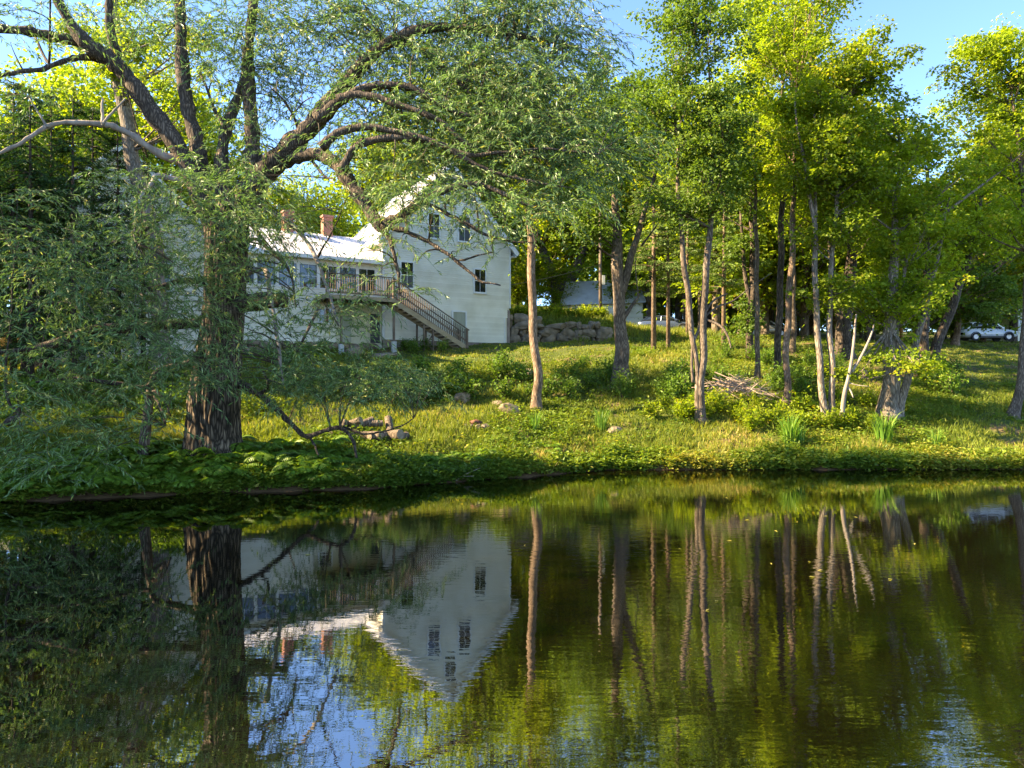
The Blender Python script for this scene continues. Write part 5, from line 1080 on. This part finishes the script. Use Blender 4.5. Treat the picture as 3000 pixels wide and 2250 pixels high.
# ------------------------------------------------------------------ things in the yard
cut = MB()
def log_at(p, az, tilt, ln, r, label):
    o = thing('log', label, 'log', tuple(p), az, 'logs in the pile'); dx = np.array([math.cos(tilt), 0, math.sin(tilt)])
    tt = np.linspace(0, 1, 5)[:, None]; pts = np.array([0, 0, r]) + dx * ln * (tt - .5); rr = r * (1 + vr.normal(scale=.05, size=5)); m = MB(); m.tube(pts, rr, 10, False); m.build('bark', M['grey_bark'], o, True)
    for e, rad in ((0, rr[0]), (-1, rr[-1])):
        m = MB(); q = pts[e]; m.tube(np.array([q - dx * .004, q + dx * .004]), [rad * .98, rad * .98], 10, True); m.build('cut_end', M['cut_wood'], o)
lb_ = 'weathered log in the pile behind the drooping willow bough'
for k, (px, py, az, ti, ln, r, up) in enumerate(((1000, 1285, .2, 0, 1.0, .15, 0), (1035, 1285, 1.3, .1, .8, .17, 0), (1075, 1288, -.3, 0, 1.1, .16, 0), (1110, 1286, .9, 0, .9, .14, 0), (1150, 1288, -.6, .1, .8, .19, 0), (1180, 1290, 1.2, 0, .5, .16, 0),
        (1005, 1275, .5, 1.1, .55, .11, .2), (1035, 1270, -.4, .3, .7, .13, .3), (1062, 1270, .6, .35, .9, .12, .28), (1140, 1270, 1.9, .8, .7, .15, .2), (1090, 1272, .1, 0, .8, .13, .3))):
    b = gnd(px, py); log_at(b + np.array([0, 0, up - .03]), az, ti, ln, r, lb_)
b = gnd(1395, 1252); fp = thing('fire_ring', 'small ring of stones with a charred reddish log in the lower lawn', 'fire ring', tuple(b))
for k in range(9):
    a = k * .7; put('stone', STONES[k % 8], fp, (math.cos(a) * .42, math.sin(a) * .42, .05), (0, 0, a), (.24, .2, .2))
m = MB(); m.tube(np.array([(-.25, 0, .16), (.0, .02, .22), (.25, .0, .14)]), [.09, .11, .08], 8); m.build('charred_log', rough_mat('charred', [(0.35, (0.02, 0.015, 0.015)), (0.65, (0.25, 0.10, 0.06))], 6), fp, True)
# brush pile of cut branches
b = gnd(2165, 1180); bp_ = thing('brush_pile', 'heap of dry pinkish brown cut branches on the bank', 'brush pile', tuple(b))
for k in range(130):
    t = vr.normal(scale=.5); c = np.array([t * 1.6, vr.normal(scale=.3), max(.05, .85 - .30 * abs(t) * 1.6 + vr.normal(scale=.16) - t * .18)]); az = vr.normal(scale=.5) - .15; el = vr.normal(scale=.28) - .28 * (1 if vr.random() < .75 else -1.5); ln = vr.uniform(.5, 1.5)
    u = np.array([math.cos(az) * math.cos(el), math.sin(az), math.sin(el)]); r = vr.uniform(.008, .028); pts = np.array([c - u * ln / 2, c + vr.normal(scale=.05, size=3), c + u * ln / 2]); pts[:, 2] = np.maximum(pts[:, 2], -.12)
    m = MB(); m.tube(spline(pts, 3), np.linspace(r, r * .4, 7), 4); m.build('stick', M['brush'], bp_)
# broken dead trunk leaning in the ferns
b = gnd(420, 1348); sn = thing('broken_snag', 'short broken dead trunk standing in the ferns left of the willow', 'tree trunk', tuple(b)); p_, r_ = px_line([(418, 1352, 34), (424, 1290, 30), (432, 1220, 27), (438, 1160, 22), (442, 1120, 14)], b[1]); p_[0, 2] -= .3
m = MB(); m.tube(p_ - b, r_, 10); m.build('trunk', M['grey_bark'], sn, True)
m = MB(); q = P(440, 1150, b[1]) - b; m.tube(spline([q, q + [.25, -.1, .02], q + [.55, -.2, -.25], q + [.75, -.2, -.75]], 4), np.linspace(.07, .02, 13), 6); m.build('broken_limb', M['limb_bark'], sn, True)
# sticks lying along the waterline
for k, (px, py, ln, az, el) in enumerate(((1330, 1408, 1.1, .6, .35), (1405, 1400, .9, 2.3, .5), (1250, 1412, .8, 2.9, .12), (1300, 1405, 1.0, .15, .1), (1420, 1402, .7, 1.9, .7), (2560, 1372, .8, .1, .1), (2600, 1370, .6, 2.8, .1))):
    b = gnd(px, py); u = np.array([math.cos(az) * math.cos(el), math.sin(az) * .4, math.sin(el)]); m = MB(); m.tube(spline([np.array([0, 0, -.04]), u * ln * .5 + [0, 0, .02], u * ln], 4), np.linspace(.018, .006, 9), 5)
    tag(m.build('stick', M['brush'], None, loc=tuple(b)), 'dry stick poking up at the waterline of the bare bank', 'stick', 'sticks at the waterline')
# fallen leaves floating on the pond
for k in range(26):
    x = vr.uniform(-9, 9); y = vr.uniform(10, 20); L = vr.uniform(.06, .14); V, Q = leaf_arrays(np.array([[0, 0, 0.]]), np.array([[1., 0, 0]]), np.array([[0, 0, 1.]]), np.array([L]), np.array([L * .3]))
    tag(put('floating_leaf', mesh_np('floating_leaf', V, Q, mats=[M['willow_leaf']], attr=[.99]), None, (x, y, .012), (0, 0, vr.uniform(0, 6.28))), 'single fallen willow leaf floating on the pond', 'leaf', 'leaves floating on the pond')

# ------------------------------------------------------------------ cars
def loft(secs):
    """secs: list of (x, [(y, z), ...]) outlines of one half from bottom to top, mirrored"""
    m = MB(); rows = []
    for x, pr in secs: rows.append([(x, -y, z) for y, z in pr] + [(x, y, z) for y, z in reversed(pr)])
    k = len(rows[0]); V = np.array(rows, float).reshape(-1, 3); Q = []
    for i in range(len(rows) - 1):
        for j in range(k): Q.append((i * k + j, i * k + (j + 1) % k, (i + 1) * k + (j + 1) % k, (i + 1) * k + j))
    T = []
    for e, fl in ((0, 1), ((len(rows) - 1) * k, 0)):
        for j in range(1, k - 1): T.append((e, e + j, e + j + 1) if fl else (e, e + j + 1, e + j))
    m.add(V, Q, T); return m
def car(label, px, py, d, paint, rz, L=4.5, roof=1.62, hood=1.0, name='parked_car'):
    x = (px - 1500) / F * d; o = thing(name, label, 'car', (x, d, gz(x, d) + .01), rz); h = L / 2; W = .91
    def body(xx, top, w, low=.28): return (xx, [(w * .80, low), (w, low + .12), (w, .62), (w * .985, top - .1), (w * .90, top)])
    b = loft([body(-h, .72, W * .80, .42), body(-h + .12, .98, W * .93, .34), body(-h + .55, 1.04, W), body(-.9, 1.04, W), body(.3, 1.02, W), body(.95, hood, W), body(h - .55, hood - .10, W * .97), body(h - .12, hood - .26, W * .88, .34), body(h, .62, W * .76, .42)]).build('body', M[paint], o, True)
    cab = lambda xx, zt, w: (xx, [(W * .90, 1.0), (w, zt - .08), (w * .86, zt)])
    loft([cab(-h + .28, 1.08, W * .88), cab(-h + .8, roof - .06, W * .76), cab(-.4, roof - .02, W * .78), cab(.25, roof - .08, W * .77), cab(1.1, 1.06, W * .88)]).build('windows', M['car_glass'], o, True)
    loft([(-h + .5, [(W * .6, roof - .12), (W * .70, roof - .06), (W * .6, roof - .035)]), (-.4, [(W * .7, roof - .03), (W * .79, roof - .03), (W * .62, roof + .02)]), (.3, [(W * .66, roof - .1), (W * .76, roof - .08), (W * .6, roof - .04)])]).build('roof', M[paint], o, True)
    for sg in (-1, 1):
        for xa, za, xb, zb in ((-h + .30, 1.02, -h + .85, roof - .1), (-.35, 1.02, -.3, roof - .06), (.32, roof - .1, 1.08, 1.03)):
            m = MB(); m.bar((xa, sg * W * .895, za), (xb, sg * W * .775, zb), .05, .08); m.build('pillar', M[paint], o)
        for xa in (-h + .92, h - .9):
            m = MB(); m.tube(np.array([(xa, sg * (W - .2), .34), (xa, sg * (W + .015), .34)]), [.34, .34], 18); w = m.build('wheel', M['tyre'], o)
            m = MB(); m.tube(np.array([(xa, sg * (W - .05), .34), (xa, sg * (W + .03), .34)]), [.23, .2], 10); m.build('rim', M['rim'], w)
            m = MB(); a = np.linspace(-.15, math.pi + .15, 12); m.tube(np.stack([xa + .40 * np.cos(a), np.full(12, sg * (W + .004)), .34 + .40 * np.sin(a)], -1), [.045] * 12, 5); m.build('wheel_arch', M['black_plastic'], o)
        MB().box(h - .32, h - .04, sg * W * .62 - .16, sg * W * .62 + .16, .70, .80).build('headlight', M['lamp_glass'], o)
        MB().box(.75, .95, sg * (W + .02) - .09, sg * (W + .02) + .09, 1.0, 1.14).build('mirror', M[paint], o)
        MB().box(-h + .9 + .4, h - .9 - .4, sg * (W - .02) - .03, sg * (W - .02) + .03, .26, .40).build('side_skirt', M['black_plastic'], o)
    MB().box(h - .1, h + .02, -.45, .45, .42, .60).build('grille', M['black_plastic'], o)
    return o
car('white sport utility car parked at the top of the lawn', 2888, 1004, 61.0, 'car_white', -.06, 4.5, 1.62, 1.0)
car('dark blue car with sunlit windows behind the two thin pine trunks', 1950, 975, 59.5, 'car_blue', -.25, 4.6, 1.46, .95)
car('pale silver car mostly hidden behind trunks and tall weeds', 2235, 1000, 64.0, 'car_silver', .1, 4.4, 1.5, .95)

# ------------------------------------------------------------------ small buildings, pole and wires at the road
def shed(name, label, cat, px, d, zb, w, dep, hw, rise, rz, wall, roofm, door=None):
    x = (px - 1500) / F * d; o = thing(name, label, cat, (x, d, zb), rz)
    m = MB(); m.prism([(0, -1.2), (dep, -1.2), (dep, hw), (dep / 2, hw + rise), (0, hw)], 1, 2, -w / 2, w / 2, 0); m.build('wall', wall, o)
    for a, b in (((-.35, hw - .35 * rise / (dep / 2)), (dep / 2, hw + rise)), ((dep + .35, hw - .35 * rise / (dep / 2)), (dep / 2, hw + rise))):
        slab('roof', (-w / 2 - .3, a[0], a[1] + .03), (w / 2 + .3, a[0], a[1] + .03), (w / 2 + .3, b[0], b[1] + .03), (-w / 2 - .3, b[0], b[1] + .03), .06, roofm, o)
    return o
o = shed('cottage', 'low white cottage with pale metal roof beyond the stone wall', 'house', 1765, 71, 9.9, 8.0, 6.0, 1.5, 2.5, math.radians(-16), M['siding'], M['metal_roof'])
z = -.1
while z < 1.4: put('clapboard', BM, o, (-4.0, -.005, z), (0, 0, 0), (8.0, 1, .16)); z += .16
o = shed('garage', 'white garage with paned door at the road end of the lawn', 'garage', 3044, 66, gz(48, 66) + .1, 5.0, 5.5, 2.7, 1.6, math.radians(8), M['siding'], M['metal_roof'])
g_ = put('garage_door', MB().box(-1.5, .2, -.05, -.005, 0.05, 2.15).mesh('garage_door', M['trim']), o)
for k in range(3): MB().box(-1.4 + k * .55, -1.0 + k * .55, -.07, -.04, 1.45, 1.95).build('pane', M['glass'], g_)
window(o, -2.15, -1.75, 0.9, 2.1, y=-.01, screen=False)
o = shed('shed', 'ochre timber shed beyond the corner of the barn', 'shed', 5, 46.0, 4.9, 4.2, 3.5, 2.0, 1.0, HA, M['ochre'], M['metal_roof'])
for k in range(14):
    xk = -2.1 + .3 * k; MB().box(xk + .01, xk + .29, -.03, -.004, -.3, 1.98).build('plank', M['ochre'], o)
b = np.array([(1759 - 1500) / F * 62, 62, 0]); b[2] = gz(b[0], b[1]); po = thing('utility_pole', 'wooden utility pole with a grey box in front of the cottage', 'utility pole', tuple(b))
m = MB(); m.tube(np.array([(0, 0, -.3), (0, 0, 4), (-.05, 0, 9.2)]), [.15, .135, .11], 10); m.build('pole', M['old_wood'], po, True)
MB().box(.14, .38, -.2, .1, 2.8, 3.6).build('meter_box', M['concrete'], po); MB().bar((-.9, 0, 8.6), (.9, 0, 8.6), .1, .12).build('cross_arm', M['old_wood'], po)
for k, (dz, xe, ye, ze) in enumerate(((8.7, -30, 66, 17), (7.6, -30, 66, 16), (8.7, 40, 66, 18), (4.6, -12, 52, 10.8))):
    a = b + np.array([0, 0, dz]); e = np.array([xe, ye, ze], float); t = np.linspace(0, 1, 14)[:, None]; pts = a * (1 - t) + e * t; pts[:, 2] -= 1.3 * np.sin(np.pi * t[:, 0]); m = MB(); m.tube(pts - b, [.018] * 14, 4)
    tag(m.build('power_line', M['black_plastic'], None, loc=tuple(b)), ['upper power line running behind the house', 'lower power line running behind the house', 'power line running along the road to the right', 'service wire sagging from the pole to the house'][k], 'wire')
b = gnd(2641, 1000); m = MB(); m.tube(np.array([(0, 0, -.2), (0, 0, .9), (0, 0, 1.15)]), [.13, .13, .12], 10); tag(m.build('wooden_post', M['orange_wood'], None, True, loc=tuple(b)), 'short orange wooden post on the lawn crest behind the pale trunks', 'post')
